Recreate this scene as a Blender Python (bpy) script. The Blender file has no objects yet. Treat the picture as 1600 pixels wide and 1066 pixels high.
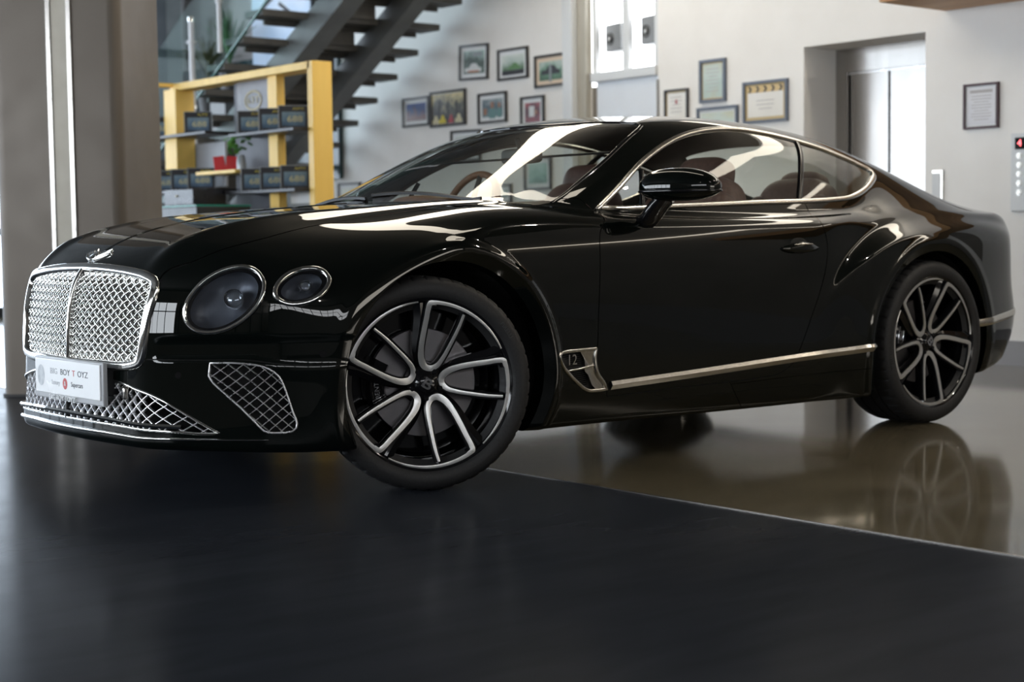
import bpy, math, random, time
from mathutils import Vector, Matrix
COL = bpy.context.scene.collection
def mat(name, base=(.5,.5,.5), rough=.5, metal=0., **k):
    m = bpy.data.materials.new(name); m.use_nodes = True; b = m.node_tree.nodes['Principled BSDF']
    b.inputs['Base Color'].default_value = (*base, 1); b.inputs['Roughness'].default_value = rough; b.inputs['Metallic'].default_value = metal
    for a, v in k.items(): b.inputs[a].default_value = v
    return m
def mobj(name, P, F, m, parent=None, N=None, smooth=True, mats=None, mi=None):
    me = bpy.data.meshes.new(name); me.from_pydata([tuple(map(float, p)) for p in P], [], [tuple(map(int, f)) for f in F])
    me.materials.append(m)
    for q in (mats or []): me.materials.append(q)
    if mi is not None: me.polygons.foreach_set('material_index', mi)
    if smooth: me.polygons.foreach_set('use_smooth', [True]*len(me.polygons))
    if N is not None: me.normals_split_custom_set_from_vertices([tuple(map(float, n)) for n in N])
    me.update(); o = bpy.data.objects.new(name, me); COL.objects.link(o)
    if parent: o.parent = parent
    return o
def tag(o, label=None, cat=None, group=None, kind=None):
    for k, v in (('label', label), ('category', cat), ('group', group), ('kind', kind)):
        if v: o[k] = v
    return o
def empty(name, loc, label=None, cat=None, group=None, rz=0):
    o = bpy.data.objects.new(name, None); COL.objects.link(o); o.location = loc; o.rotation_euler = (0, 0, rz); o.empty_display_size = .1
    return tag(o, label, cat, group)
import numpy as np
# ---------------------------------------------------------------- car body surface (metres; nose towards -x, front axle at x=0)
def nspl(*pts):
    X = np.array([p[0] for p in pts], float); Y = np.array([p[1] for p in pts], float); n = len(X)
    h = np.diff(X); A = np.zeros((n, n)); r = np.zeros(n); A[0, 0] = A[-1, -1] = 1
    for i in range(1, n-1):
        A[i, i-1] = h[i-1]; A[i, i] = 2*(h[i-1]+h[i]); A[i, i+1] = h[i]
        r[i] = 6*((Y[i+1]-Y[i])/h[i]-(Y[i]-Y[i-1])/h[i-1])
    M = np.linalg.solve(A, r)
    def f(x):
        x = np.asarray(x, float); xc = np.clip(x, X[0], X[-1])
        i = np.clip(np.searchsorted(X, xc)-1, 0, n-2)
        a = X[i+1]-xc; b = xc-X[i]; hh = h[i]
        y = (M[i]*a**3+M[i+1]*b**3)/(6*hh)+(Y[i]/hh-M[i]*hh/6)*a+(Y[i+1]/hh-M[i+1]*hh/6)*b
        s0 = (Y[1]-Y[0])/h[0]-h[0]*M[1]/6; s1 = (Y[-1]-Y[-2])/h[-1]+h[-1]*M[-2]/6
        return y+np.where(x < X[0], (x-X[0])*s0, 0)+np.where(x > X[-1], (x-X[-1])*s1, 0)
    return f
def smax(a, b, r):
    h = np.maximum(r-np.abs(a-b), 0); return np.maximum(a, b)+h*h/(4*r)
def smin(a, b, r): return -smax(-a, -b, r)
def sstep(t):
    t = np.clip(t, 0, 1); return t*t*t*(t*(6*t-15)+10)
AF = (.11, .375, .468); AR = (2.855, .352, .477)   # wheel arch centres and lip radius
Wplan = nspl((-.9,.93),(-.3,.942),(0,.948),(.4,.945),(.8,.940),(1.4,.938),(2.0,.938),(2.5,.942),(2.86,.948),(3.3,.935),(3.9,.86))
Wsec = nspl((.14,-.052),(.2,-.034),(.28,-.014),(.36,-.004),(.45,-.002),(.6,0),(.72,0),(.80,-.006),(.87,-.020),(.93,-.040),(1.0,-.07))
Hc = nspl((-.92,.73),(-.87,.775),(-.832,.801),(-.758,.836),(-.70,.866),(-.602,.905),(-.446,.943),(-.28,.970),(0,.998),(.3,1.018),(.6,1.025),(.9,1.015),(1.5,1.008),(2.2,1.010),(2.8,1.015),(3.2,1.010),(3.5,.998),(3.75,.985),(3.95,.965))
Ks = nspl((-.3,.002),(0,0),(.3,.002),(.5,.007),(.65,.018),(.78,.036),(.9,.085),(1.0,.16))
Fs = nspl((-.25,-.875),(0,-.888),(.25,-.876),(.42,-.855),(.50,-.835),(.57,-.782),(.64,-.712),(.72,-.625),(.80,-.520),(.87,-.400),(.93,-.22),(.96,-.04))
Fz = nspl((.1,.02),(.2,-.012),(.26,-.012),(.40,.0),(.5,.004),(.62,.012),(.75,.042),(.82,.075),(.95,.16))
Ts = nspl((-.4,3.905),(0,3.93),(.4,3.905),(.6,3.852),(.75,3.765),(.85,3.64),(.92,3.47),(.97,3.25))
Tz = nspl((.15,-.16),(.25,-.09),(.35,-.02),(.47,.012),(.6,-.01),(.75,-.02),(.88,-.035),(1.0,-.07))
Bz = nspl((-.9,.19),(-.5,.172),(.5,.165),(2.4,.150),(3.2,.19),(3.9,.30))
Zb = nspl((0,.488),(.52,.488),(.66,.486),(.75,.482),(.80,.470),(.86,.462),(.95,.465))
Rc = nspl((.1,.885),(.35,1.004),(.6,1.122),(.9,1.256),(1.15,1.345),(1.4,1.388),(1.7,1.406),(2.0,1.402),(2.3,1.377),(2.6,1.330),(2.9,1.262),(3.2,1.175),(3.5,1.068),(3.8,.95))
Gb = nspl((.2,.62),(.5,.725),(.8,.785),(1.2,.822),(1.7,.836),(2.1,.828),(2.5,.805),(2.9,.762),(3.3,.69),(3.7,.57))
Hcr = nspl((2.0,.50),(2.1,.60),(2.2,.70),(2.35,.79),(2.5,.85),(2.7,.895),(2.9,.915),(3.2,.915),(3.5,.89),(3.9,.83))
Crs = nspl((-.3,.010),(0,0),(.3,.010),(.5,.032),(.6,.055),(.7,.085))
def dnum(f, s, h=.004): return (f(s+h)-f(s-h))/(2*h)
def sdf(x, y, z):
    s = np.abs(y)
    r1 = np.hypot(x-AF[0], z-AF[1]); r2 = np.hypot(x-AR[0], z-AR[1])
    w = Wplan(x)+Wsec(z)
    w = w+.014*sstep((AF[2]+.05-r1)/.05)*sstep((x+.55)/.15)-.55*smax(AF[2]-r1, 0*r1, .008)*sstep((x+.5)/.08)
    # rear haunch: bulges outwards below a swept crease line
    cr = Hcr(x)-z
    hb = sstep((x-2.02)/.42)*sstep(.5+cr/.10)*(1-sstep((x-3.25)/.75))
    w = w+.040*hb-.030*sstep((x-2.05)/.5)*sstep(.5-cr/.10)
    w = w+.008*sstep((AR[2]+.05-r2)/.05)-.55*smax(AR[2]-r2, 0*r2, .008)
    side = s-w
    g = 1-sstep((x+.85)/1.35)
    Hh = Hc(x)-Ks(s)-g*(.85*np.maximum(s-.455,0)**2/(.25+np.maximum(s-.455,0)))
    sc = .46+.16*sstep((x+.8)/1.5)
    Hh = Hh+.010*np.exp(-((s-sc)/.045)**2)*sstep((1.2-x)/.3)
    Hh = Hh-.0*x
    top = (z-Hh)*.95
    rf = .02+.09*(1-sstep((x+.55)/1.0))+.03*sstep((x-2.2)/.5)
    d = smax(side, top, rf)
    nf = 1/np.sqrt(1+dnum(Fs, s)**2)
    fr = (Fs(s)+Fz(z)-x)*nf
    # lower fascia stands proud below the bumper line, shallow scoop above it
    fr = fr+(.004+.010*(1-sstep((s-.74)/.08)))*sstep((z-Zb(s)+.012)/.030)*(1-sstep((z-.535)/.035))*sstep((s-.50)/.08)
    d = smax(d, fr, .07)
    nt = 1/np.sqrt(1+dnum(Ts, s)**2)
    d = smax(d, (x-Ts(s)-Tz(z))*nt, .08)
    d = smax(d, Bz(x)-z, .03)
    # cabin
    xx = x-.22*s*s*(1-sstep((x-1.0)/1.2))+.22*s*s*sstep((x-2.2)/.8)
    roof = (z-(Rc(xx)-Crs(s)))*.93
    dz = z-.98
    gl = (s-(Gb(x)-.40*dz-.35*dz*np.abs(dz)))*.93
    c = smax(roof, gl, .10)
    c = smax(c, .85-z, .02)
    rr = .018+.11*sstep((x-2.35)/.5)
    return smin(d, c, rr)
# ---------------------------------------------------------------- meshing the surface and cutting it into panels
def grad(P, h=.0007, f=None):
    f = f or sdf
    x, y, z = P[:, 0], P[:, 1], P[:, 2]
    return np.stack([f(x+h, y, z)-f(x-h, y, z), f(x, y+h, z)-f(x, y-h, z), f(x, y, z+h)-f(x, y, z-h)], 1)/(2*h)
def project(P, n=2, f=None):
    f = f or sdf
    for _ in range(n):
        g = grad(P, f=f); v = f(P[:, 0], P[:, 1], P[:, 2])
        P = P-(v/np.maximum((g*g).sum(1), .05))[:, None]*g
    return P
def nets(x, y, z, f=None):
    f = f or sdf
    S = np.concatenate([f(x[i:i+16, None, None], y[None, :, None], z[None, None, :]) < 0 for i in range(0, len(x), 16)])
    ins = sum(S[i:S.shape[0]-1+i, j:S.shape[1]-1+j, k:S.shape[2]-1+k].astype(np.int8) for i in (0, 1) for j in (0, 1) for k in (0, 1))
    act = (ins > 0) & (ins < 8)
    idx = -np.ones(act.shape, int); I = np.argwhere(act); idx[act] = np.arange(len(I))
    h = np.array([x[1]-x[0], y[1]-y[0], z[1]-z[0]])
    P = np.array([x[0], y[0], z[0]])+(I+.5)*h
    P = project(P, 3, f)
    Q = []
    for ax in range(3):
        a = [slice(None)]*3; b = [slice(None)]*3; a[ax] = slice(0, -1); b[ax] = slice(1, None)
        A = S[tuple(a)]; B = S[tuple(b)]; C = np.argwhere(A != B)
        o = [i for i in range(3) if i != ax]
        C = C[(C[:, o[0]] > 0) & (C[:, o[1]] > 0) & (C[:, o[0]] < act.shape[o[0]]) & (C[:, o[1]] < act.shape[o[1]])]
        def g(d0, d1):
            D = C.copy(); D[:, o[0]] += d0; D[:, o[1]] += d1; return idx[D[:, 0], D[:, 1], D[:, 2]]
        q = np.stack([g(-1, -1), g(0, -1), g(0, 0), g(-1, 0)], 1)
        fl = A[C[:, 0], C[:, 1], C[:, 2]]
        if ax == 1: fl = ~fl
        q[~fl] = q[~fl][:, ::-1]
        Q.append(q)
    Q = np.concatenate(Q); Q = Q[(Q >= 0).all(1)]
    T = np.concatenate([Q[:, [0, 1, 2]], Q[:, [0, 2, 3]]])
    return P, T
def compact(P, T):
    u, inv = np.unique(T, return_inverse=True); return P[u], inv.reshape(T.shape)
def split(M, fv, snap=1e-5):
    """cut a triangle mesh along fv(P)=0 -> (part with fv<0, part with fv>0)"""
    P, T = M
    if len(T) == 0: return M, M
    v = fv(P); v = np.where(np.abs(v) < snap, snap, v); s = v < 0
    E = np.concatenate([T[:, [0, 1]], T[:, [1, 2]], T[:, [2, 0]]]); E.sort(axis=1)
    cut = s[E[:, 0]] != s[E[:, 1]]
    n = len(P); key = E[:, 0]*n+E[:, 1]
    uk = np.unique(key[cut]); a = uk//n; b = uk % n
    t = (v[a]/(v[a]-v[b]))[:, None]; P2 = np.concatenate([P, P[a]+t*(P[b]-P[a])])
    def mid(i, j):
        lo = np.minimum(i, j); hi = np.maximum(i, j); return n+np.searchsorted(uk, lo*n+hi)
    c = s[T].sum(1); neg = [T[c == 3]]; pos = [T[c == 0]]
    for cnt, one, two in ((1, neg, pos), (2, pos, neg)):
        U = T[c == cnt]
        if len(U) == 0: continue
        lone = (s[U] if cnt == 1 else ~s[U]).argmax(1); r = np.arange(len(U))
        A = U[r, lone]; B = U[r, (lone+1) % 3]; C = U[r, (lone+2) % 3]
        ab = mid(A, B); ac = mid(A, C)
        one.append(np.stack([A, ab, ac], 1)); two.append(np.stack([ab, B, C], 1)); two.append(np.stack([ab, C, ac], 1))
    return compact(P2, np.concatenate(neg)), compact(P2, np.concatenate(pos))
def polysd(poly, a, b, scale=1):
    """signed distance in a 2D projection (a,b = axis indices) to a closed polygon, negative inside"""
    poly = np.asarray(poly, float)
    def f(P):
        q = np.stack([P[:, a], np.abs(P[:, b]) if b == 1 else P[:, b]], 1)
        if a == 1: q[:, 0] = np.abs(q[:, 0])
        d = np.full(len(q), 1e9); ins = np.zeros(len(q), bool)
        lo = poly.min(0)-.06; hi = poly.max(0)+.06
        m = ((q > lo) & (q < hi)).all(1); qq = q[m]; dd = np.full(len(qq), 1e9); ii = np.zeros(len(qq), bool)
        for i in range(len(poly)):
            p0 = poly[i]; p1 = poly[(i+1) % len(poly)]; e = p1-p0; w = qq-p0
            t = np.clip((w@e)/max(e@e, 1e-12), 0, 1); dd = np.minimum(dd, np.hypot(*(w-t[:, None]*e).T))
            c = (p0[1] <= qq[:, 1]) != (p1[1] <= qq[:, 1])
            xi = p0[0]+(qq[:, 1]-p0[1])/(e[1] if abs(e[1]) > 1e-12 else 1e-12)*e[0]
            ii ^= c & (qq[:, 0] < xi)
        d[m] = dd; ins[m] = ii
        d = np.minimum(d, .06)
        return np.where(ins, -d, d)
    return f
def smoothpoly(pts, n=120, closed=True, sharp=()):
    """closed Catmull-Rom curve through the points; indices in sharp stay corners"""
    P = np.asarray(pts, float); m = len(P); out = []
    seg = m if closed else m-1; k = max(2, n//seg)
    for i in range(seg):
        p1 = P[i]; p2 = P[(i+1) % m]
        p0 = P[i-1] if (closed or i > 0) else 2*p1-p2; p3 = P[(i+2) % m] if (closed or i+2 < m) else 2*p2-p1
        if i in sharp: p0 = 2*p1-p2
        if (i+1) % m in sharp: p3 = 2*p2-p1
        d1 = np.hypot(*(p2-p1)[:2])+1e-9; d0 = np.hypot(*(p1-p0)[:2])+1e-9; d2 = np.hypot(*(p3-p2)[:2])+1e-9
        m1 = ((p1-p0)/d0*d1+(p2-p1))/2 if i not in sharp else (p2-p1); m2 = ((p2-p1)+(p3-p2)/d2*d1)/2 if (i+1) % m not in sharp else (p2-p1)
        for t in np.linspace(0, 1, k, endpoint=False):
            out.append((2*t**3-3*t**2+1)*p1+(t**3-2*t**2+t)*m1+(-2*t**3+3*t**2)*p2+(t**3-t**2)*m2)
    if not closed: out.append(P[-1])
    return np.array(out)
def resample(P, step, closed=False):
    P = np.asarray(P, float)
    if closed: P = np.concatenate([P, P[:1]])
    L = np.concatenate([[0], np.cumsum(np.linalg.norm(np.diff(P, axis=0), axis=1))]); n = max(2, int(round(L[-1]/step))+1)
    t = np.linspace(0, L[-1], n); Q = np.stack([np.interp(t, L, P[:, i]) for i in range(P.shape[1])], 1)
    return Q[:-1] if closed else Q
def onbody(kind, uv, side=-1, f=None):
    """put 2D outline points onto the body: 'xz' from the side, 'yz' from the front, 'xy' from above"""
    f = f or sdf; uv = np.asarray(uv, float); a, b = uv[:, :1], uv[:, 1:]
    def P(t):
        o = np.ones_like(t)
        if kind == 'xz': return a*o, -1.1+t*1.1, b*o
        if kind == 'yz': return -1.0+t*1.3, a*o, b*o
        if kind == 'yzr': return 4.1-t*1.2, a*o, b*o
        return a*o, b*o, 1.5-t*1.0
    t = np.linspace(0, 1, 160)[None]*np.ones((len(uv), 1)); v = f(*P(t)) < 0
    k = np.maximum(1, v.argmax(1)); lo = t[0][k-1][:, None]; hi = t[0][k][:, None]
    for _ in range(24):
        m = (lo+hi)/2; q = f(*P(m)) < 0; hi = np.where(q, m, hi); lo = np.where(q, lo, m)
    out = np.concatenate([np.broadcast_to(q, lo.shape) for q in P(lo)], 1)
    if side > 0: out[:, 1] *= -1
    return out
# ---------------------------------------------------------------- geometry helpers
class MB:
    """collects faces for one mesh"""
    def __init__(s): s.P = []; s.F = []; s.M = []
    def add(s, P, F, m=0):
        n = len(s.P); s.P += [tuple(map(float, p)) for p in P]; s.F += [tuple(int(i)+n for i in f) for f in F]; s.M += [m]*len(F); return s
    def box(s, c, d, rz=0, m=0, rot=None):
        x, y, z = [q/2 for q in d]; V = [Vector((a*x, b*y, e*z)) for a in (-1, 1) for b in (-1, 1) for e in (-1, 1)]
        R = rot if rot is not None else Matrix.Rotation(rz, 3, 'Z')
        V = [R@v+Vector(c) for v in V]
        return s.add(V, [(0, 1, 3, 2), (4, 6, 7, 5), (0, 4, 5, 1), (2, 3, 7, 6), (0, 2, 6, 4), (1, 5, 7, 3)], m)
    def cyl(s, a, b, r, r2=None, n=20, m=0, cap=True):
        a = Vector(a); b = Vector(b); r2 = r if r2 is None else r2; d = (b-a).normalized(); u = d.orthogonal().normalized(); v = d.cross(u)
        P = [a+(u*math.cos(t)+v*math.sin(t))*r for t in [2*math.pi*i/n for i in range(n)]]+[b+(u*math.cos(t)+v*math.sin(t))*r2 for t in [2*math.pi*i/n for i in range(n)]]
        F = [(i, (i+1) % n, n+(i+1) % n, n+i) for i in range(n)]
        if cap: F += [tuple(range(n))[::-1], tuple(range(n, 2*n))]
        return s.add(P, F, m)
    def lathe(s, prof, c=(0, 0, 0), n=48, axis='Y', m=0):
        """prof: (radius, along axis)"""
        P = []
        for r, h in prof:
            for i in range(n):
                t = 2*math.pi*i/n
                P.append((c[0]+r*math.cos(t), c[1]+h, c[2]+r*math.sin(t)) if axis == 'Y' else (c[0]+r*math.cos(t), c[1]+r*math.sin(t), c[2]+h) if axis == 'Z' else (c[0]+h, c[1]+r*math.cos(t), c[2]+r*math.sin(t)))
        k = len(prof); F = [(j*n+i, (j+1)*n+i, (j+1)*n+(i+1) % n, j*n+(i+1) % n) for j in range(k-1) for i in range(n)]
        return s.add(P, F, m)
    def sq(s, c, d, e=(.35, .35), rot=None, n=(24, 32), m=0):
        """rounded block (superellipsoid) with half sizes d"""
        f = lambda w, q: math.copysign(abs(w)**q, w); P = []; a, b = n
        for i in range(a+1):
            la = -math.pi/2+math.pi*i/a
            for j in range(b):
                lo = 2*math.pi*j/b
                v = Vector((d[0]*f(math.cos(la), e[0])*f(math.cos(lo), e[1]), d[1]*f(math.cos(la), e[0])*f(math.sin(lo), e[1]), d[2]*f(math.sin(la), e[0])))
                if rot is not None: v = rot@v
                P.append(v+Vector(c))
        F = [(i*b+j, i*b+(j+1) % b, (i+1)*b+(j+1) % b, (i+1)*b+j) for i in range(a) for j in range(b)]
        return s.add(P, F, m)
    def prism(s, poly, fn0, fn1, m=0):
        """2D polygon lifted by fn0 and fn1 into two caps with walls"""
        n = len(poly); P = [fn0(*q) for q in poly]+[fn1(*q) for q in poly]
        return s.add(P, [tuple(range(n))[::-1], tuple(range(n, 2*n))]+[(i, (i+1) % n, n+(i+1) % n, n+i) for i in range(n)], m)
    def build(s, name, mt, parent=None, smooth=None, bevel=0, mats=None):
        o = mobj(name, s.P, s.F, mt, parent, smooth=smooth is not None, mats=mats, mi=s.M if mats else None)
        if bevel:
            b = o.modifiers.new('bevel', 'BEVEL'); b.width = bevel; b.segments = 2; b.limit_method = 'ANGLE'; b.angle_limit = math.radians(40)
        if smooth: o.data.set_sharp_from_angle(angle=math.radians(smooth))
        return o
def unit(v): return v/np.maximum(np.linalg.norm(v, axis=-1, keepdims=True), 1e-12)
def sweep(mb, path, N, prof, closed=False, width=None, m=0, cap=True):
    """sweep a profile [(across, out)] along a 3D path with surface normals N; width scales per point"""
    path = np.asarray(path, float); n = len(path)
    T = np.roll(path, -1, 0)-np.roll(path, 1, 0)
    if not closed: T[0] = path[1]-path[0]; T[-1] = path[-1]-path[-2]
    T = unit(T); N = np.broadcast_to(np.asarray(N, float), path.shape); N = unit(N-(N*T).sum(1, keepdims=True)*T); B = np.cross(T, N)
    w = np.ones(n) if width is None else np.asarray(width); k = len(prof)
    P = np.concatenate([path+B*(a*w)[:, None]+N*b for a, b in prof])   # k blocks of n
    F = []
    for j in range(k):
        j2 = (j+1) % k
        for i in range(n if closed else n-1):
            i2 = (i+1) % n; F.append((j*n+i, j*n+i2, j2*n+i2, j2*n+i))
    if cap and not closed: F += [tuple(j*n for j in range(k)), tuple(j*n+n-1 for j in range(k))[::-1]]
    mb.add(P, F, m); return mb
def rprof(w, h, base=-.004, e=.3):
    """low rounded strip profile, width w, height h above the surface"""
    q = w/2; c = e*w
    return [(-q, base), (-q, h*.35), (-q+c*.5, h*.85), (-q+c, h), (q-c, h), (q-c*.5, h*.85), (q, h*.35), (q, base)]
def nrm(P, f=None): return unit(grad(np.asarray(P, float), f=f))
def text_geo(txt, size, depth=0, sx=1., spacing=1., off=0.):
    c = bpy.data.curves.new('t', 'FONT'); c.body = txt; c.size = size; c.align_x = 'CENTER'; c.align_y = 'CENTER'; c.extrude = depth; c.resolution_u = 3; c.offset = off; c.space_character = spacing
    o = bpy.data.objects.new('t', c); COL.objects.link(o); bpy.context.view_layer.update()
    me = bpy.data.meshes.new_from_object(o.evaluated_get(bpy.context.evaluated_depsgraph_get()))
    P = [(v.co.x*sx, v.co.y, v.co.z) for v in me.vertices]; F = [tuple(p.vertices) for p in me.polygons]
    bpy.data.objects.remove(o); bpy.data.curves.remove(c); bpy.data.meshes.remove(me); return P, F
def lattice(mb, poly, mapf, du, dv, w, depth, weave=0., step=.006, off=(0, 0), both=True):
    """woven diamond mesh inside a 2D polygon; mapf((n,2)) -> points, normals"""
    poly = np.asarray(poly, float); inside = polysd2(poly)
    lo = poly.min(0); hi = poly.max(0); L = np.hypot(du, dv)/2; c0 = (lo+hi)/2+np.array(off)
    for sg in (1, -1):
        d = np.array([du/2, sg*dv/2])/L; K = int(((hi-lo).sum())/min(du, dv))+2
        for k in range(-K, K+1):
            o = c0+np.array([k*du, 0]); r = np.hypot(*(hi-lo))+abs(k*du); t = np.arange(-r, r, step); q = o+t[:, None]*d
            m = (q > lo-1e-9).all(1) & (q < hi+1e-9).all(1); q = q[m]; tt = t[m]
            if len(q) < 3: continue
            ins = inside(q) < 0
            i = 0
            while i < len(q):
                if not ins[i]: i += 1; continue
                j = i
                while j+1 < len(q) and ins[j+1]: j += 1
                if j-i >= 2:
                    P, N = mapf(q[i:j+1]); ph = np.cos(math.pi*tt[i:j+1]/L)*sg
                    P = P+N*(weave*ph)[:, None]
                    W = 1+(.25*np.abs(ph) if weave else 0*ph)
                    sweep(mb, P, N, [(-w/2, -depth), (-w*.42, -.001), (-w*.15, w*.28), (w*.15, w*.28), (w*.42, -.001), (w/2, -depth)], width=W, cap=False)
                i = j+1
def polysd2(poly):
    f = polysd(poly, 0, 2)
    return lambda q: f(np.stack([q[:, 0], 0*q[:, 0], q[:, 1]], 1))
# ---------------------------------------------------------------- materials
def nodes(m): return m.node_tree.nodes, m.node_tree.links, m.node_tree.nodes['Principled BSDF']
def noise_rough(m, scale, lo, hi, bump=0, vec='Object', detail=4, bscale=None, dist=.01):
    n, l, b = nodes(m); tc = n.new('ShaderNodeTexCoord'); t = n.new('ShaderNodeTexNoise'); t.inputs['Scale'].default_value = scale; t.inputs['Detail'].default_value = detail
    l.new(tc.outputs[vec], t.inputs['Vector']); r = n.new('ShaderNodeMapRange'); r.inputs['From Min'].default_value = .3; r.inputs['From Max'].default_value = .7
    r.inputs['To Min'].default_value = lo; r.inputs['To Max'].default_value = hi; l.new(t.outputs['Fac'], r.inputs['Value']); l.new(r.outputs['Result'], b.inputs['Roughness'])
    if bump:
        u = n.new('ShaderNodeBump'); u.inputs['Strength'].default_value = bump; u.inputs['Distance'].default_value = dist
        t2 = n.new('ShaderNodeTexNoise'); t2.inputs['Scale'].default_value = bscale or scale; t2.inputs['Detail'].default_value = 6; l.new(tc.outputs[vec], t2.inputs['Vector'])
        l.new(t2.outputs['Fac'], u.inputs['Height']); l.new(u.outputs['Normal'], b.inputs['Normal'])
    return m
def noise_color(m, scale, c1, c2, vec='Object', lo=.3, hi=.7, detail=4, stretch=None, distort=0):
    n, l, b = nodes(m); tc = n.new('ShaderNodeTexCoord'); t = n.new('ShaderNodeTexNoise'); t.inputs['Scale'].default_value = scale; t.inputs['Detail'].default_value = detail; t.inputs['Distortion'].default_value = distort
    src = tc.outputs[vec]
    if stretch:
        mp = n.new('ShaderNodeMapping'); mp.inputs['Scale'].default_value = stretch; l.new(src, mp.inputs['Vector']); src = mp.outputs['Vector']
    l.new(src, t.inputs['Vector']); r = n.new('ShaderNodeMapRange'); r.inputs['From Min'].default_value = lo; r.inputs['From Max'].default_value = hi; l.new(t.outputs['Fac'], r.inputs['Value'])
    x = n.new('ShaderNodeMix'); x.data_type = 'RGBA'; x.inputs['A'].default_value = (*c1, 1); x.inputs['B'].default_value = (*c2, 1); l.new(r.outputs['Result'], x.inputs['Factor']); l.new(x.outputs['Result'], b.inputs['Base Color'])
    return m
def thin_glass(name, tint, ior=1.5, rough=0.0, k=1.4):
    m = bpy.data.materials.new(name); m.use_nodes = True; n = m.node_tree.nodes; l = m.node_tree.links; n.remove(n['Principled BSDF'])
    t = n.new('ShaderNodeBsdfTransparent'); t.inputs[0].default_value = (*tint, 1); g = n.new('ShaderNodeBsdfGlossy'); g.inputs['Roughness'].default_value = rough
    x = n.new('ShaderNodeMixShader'); ge = n.new('ShaderNodeNewGeometry'); dp = n.new('ShaderNodeVectorMath'); dp.operation = 'DOT_PRODUCT'
    l.new(ge.outputs['Incoming'], dp.inputs[0]); l.new(ge.outputs['Normal'], dp.inputs[1]); prev = dp.outputs['Value']
    for op, v in (('ABSOLUTE', None), ('SUBTRACT', 1.), ('POWER', 5.), ('MULTIPLY_ADD', None)):
        q = n.new('ShaderNodeMath'); q.operation = op
        if op == 'SUBTRACT': q.inputs[0].default_value = 1.; l.new(prev, q.inputs[1])
        else: l.new(prev, q.inputs[0])
        if op == 'POWER': q.inputs[1].default_value = v
        if op == 'MULTIPLY_ADD': q.inputs[1].default_value = .9*k; q.inputs[2].default_value = .045*k; q.use_clamp = True
        prev = q.outputs[0]
    l.new(prev, x.inputs[0]); l.new(t.outputs[0], x.inputs[1]); l.new(g.outputs[0], x.inputs[2]); l.new(x.outputs[0], n['Material Output'].inputs['Surface'])
    return m
PAINT = mat('car paint', (.0022, .0036, .0031), .4, 0, **{'Coat Weight': 1., 'Coat Roughness': .008, 'Coat IOR': 1.5, 'Specular IOR Level': .0})
noise_rough(PAINT, 900, .38, .46)
CHROME = noise_rough(mat('polished chrome', (.82, .82, .80), .05, 1), 40, .03, .08)
SATIN = noise_rough(mat('satin bright metal', (.62, .60, .56), .2, 1), 60, .16, .26)
RIMFACE = noise_rough(mat('machined alloy', (.74, .74, .73), .3, .85), 60, .28, .36)
GBLACK = noise_rough(mat('gloss black', (.006, .006, .007), .08), 30, .05, .12)
MBLACK = noise_rough(mat('matt black plastic', (.010, .010, .011), .5), 200, .45, .6)
RUBBER = noise_rough(mat('tyre rubber', (.012, .012, .013), .6), 120, .5, .7, bump=.1)
DISC = noise_rough(mat('brake disc iron', (.22, .21, .22), .35, .9), 80, .3, .45)
GLASS = thin_glass('window glass', (.80, .86, .83))
SGLASS = thin_glass('side window glass', (.80, .80, .77))
LENS = thin_glass('lamp lens', (.9, .93, .97))
TAN = noise_color(mat('tan leather', (.2, .08, .03), .5), 60, (.16, .062, .026), (.22, .09, .04))
BROWN = noise_color(mat('brown leather', (.1, .04, .03), .5), 60, (.085, .038, .030), (.12, .055, .045))
LINING = noise_color(mat('roof lining', (.02, .016, .015), .8), 90, (.022, .018, .017), (.03, .025, .023))
BADGE = noise_rough(mat('bright badge metal', (.75, .75, .76), .15, 1), 60, .1, .2)
WHITE = noise_rough(mat('white plate enamel', (.90, .92, .94), .25), 3, .24, .28)
INK = noise_rough(mat('dark lettering', (.05, .06, .08), .5), 50, .4, .5)
RED = noise_rough(mat('red lettering', (.5, .05, .05), .5), 50, .4, .5)
CAVITY = noise_rough(mat('dark cavity', (.004, .004, .004), .8), 50, .7, .9)
LAMPIN = noise_rough(mat('lamp inner', (.13, .14, .165), .4, .35), 30, .35, .45)
LAMPGL = noise_rough(mat('projector glass', (.25, .27, .30), .05, .6), 30, .03, .08)
LETTER = noise_rough(mat('sidewall lettering', (.04, .04, .042), .5), 100, .45, .6)
PLATEF = noise_rough(mat('plate holder', (.42, .43, .45), .35), 60, .3, .4)
PALE = noise_rough(mat('pale lettering', (.42, .44, .48), .5), 50, .4, .5)
EMB = noise_color(mat('round emblem', (.5, .52, .55), .4), 30, (.35, .38, .42), (.65, .68, .7))
BRIGHT = noise_rough(mat('bright mesh metal', (.80, .80, .82), .3, .9), 60, .24, .34)
# ---------------------------------------------------------------- the car
CAR = empty('car', (0, 0, 0), 'glossy black two-door coupe with chrome mesh grille, parked nose left on the showroom floor', 'car')
gx = np.arange(-.93, 4.0, .010); gy = np.arange(-1.03, .03, .010); gz = np.arange(.12, 1.45, .010)
BODY = split(nets(gx, gy, gz), lambda P: P[:, 1])[0]
FULL = BODY
def panel(name, M, m=PAINT, both='join', off=0., n2=None):
    """one body panel; both='join' mirrors into the same mesh, 'pair' makes a left and a right one"""
    P, T = M
    if len(T) == 0: return []
    N = nrm(P); P = P+N*off
    Pm = P*[1, -1, 1]; Nm = N*[1, -1, 1]
    if both == 'join': return [mobj(name, np.concatenate([P, Pm]), np.concatenate([T, T[:, ::-1]+len(P)]), m, CAR, np.concatenate([N, Nm]))]
    if both == 'one': return [mobj(name, P, T, m, CAR, N)]
    return [mobj(name, P, T, m, CAR, N), mobj(name, Pm, T[:, ::-1], m, CAR, Nm)]
def pair(fn):
    for s in (-1, 1): fn(s)
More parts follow.
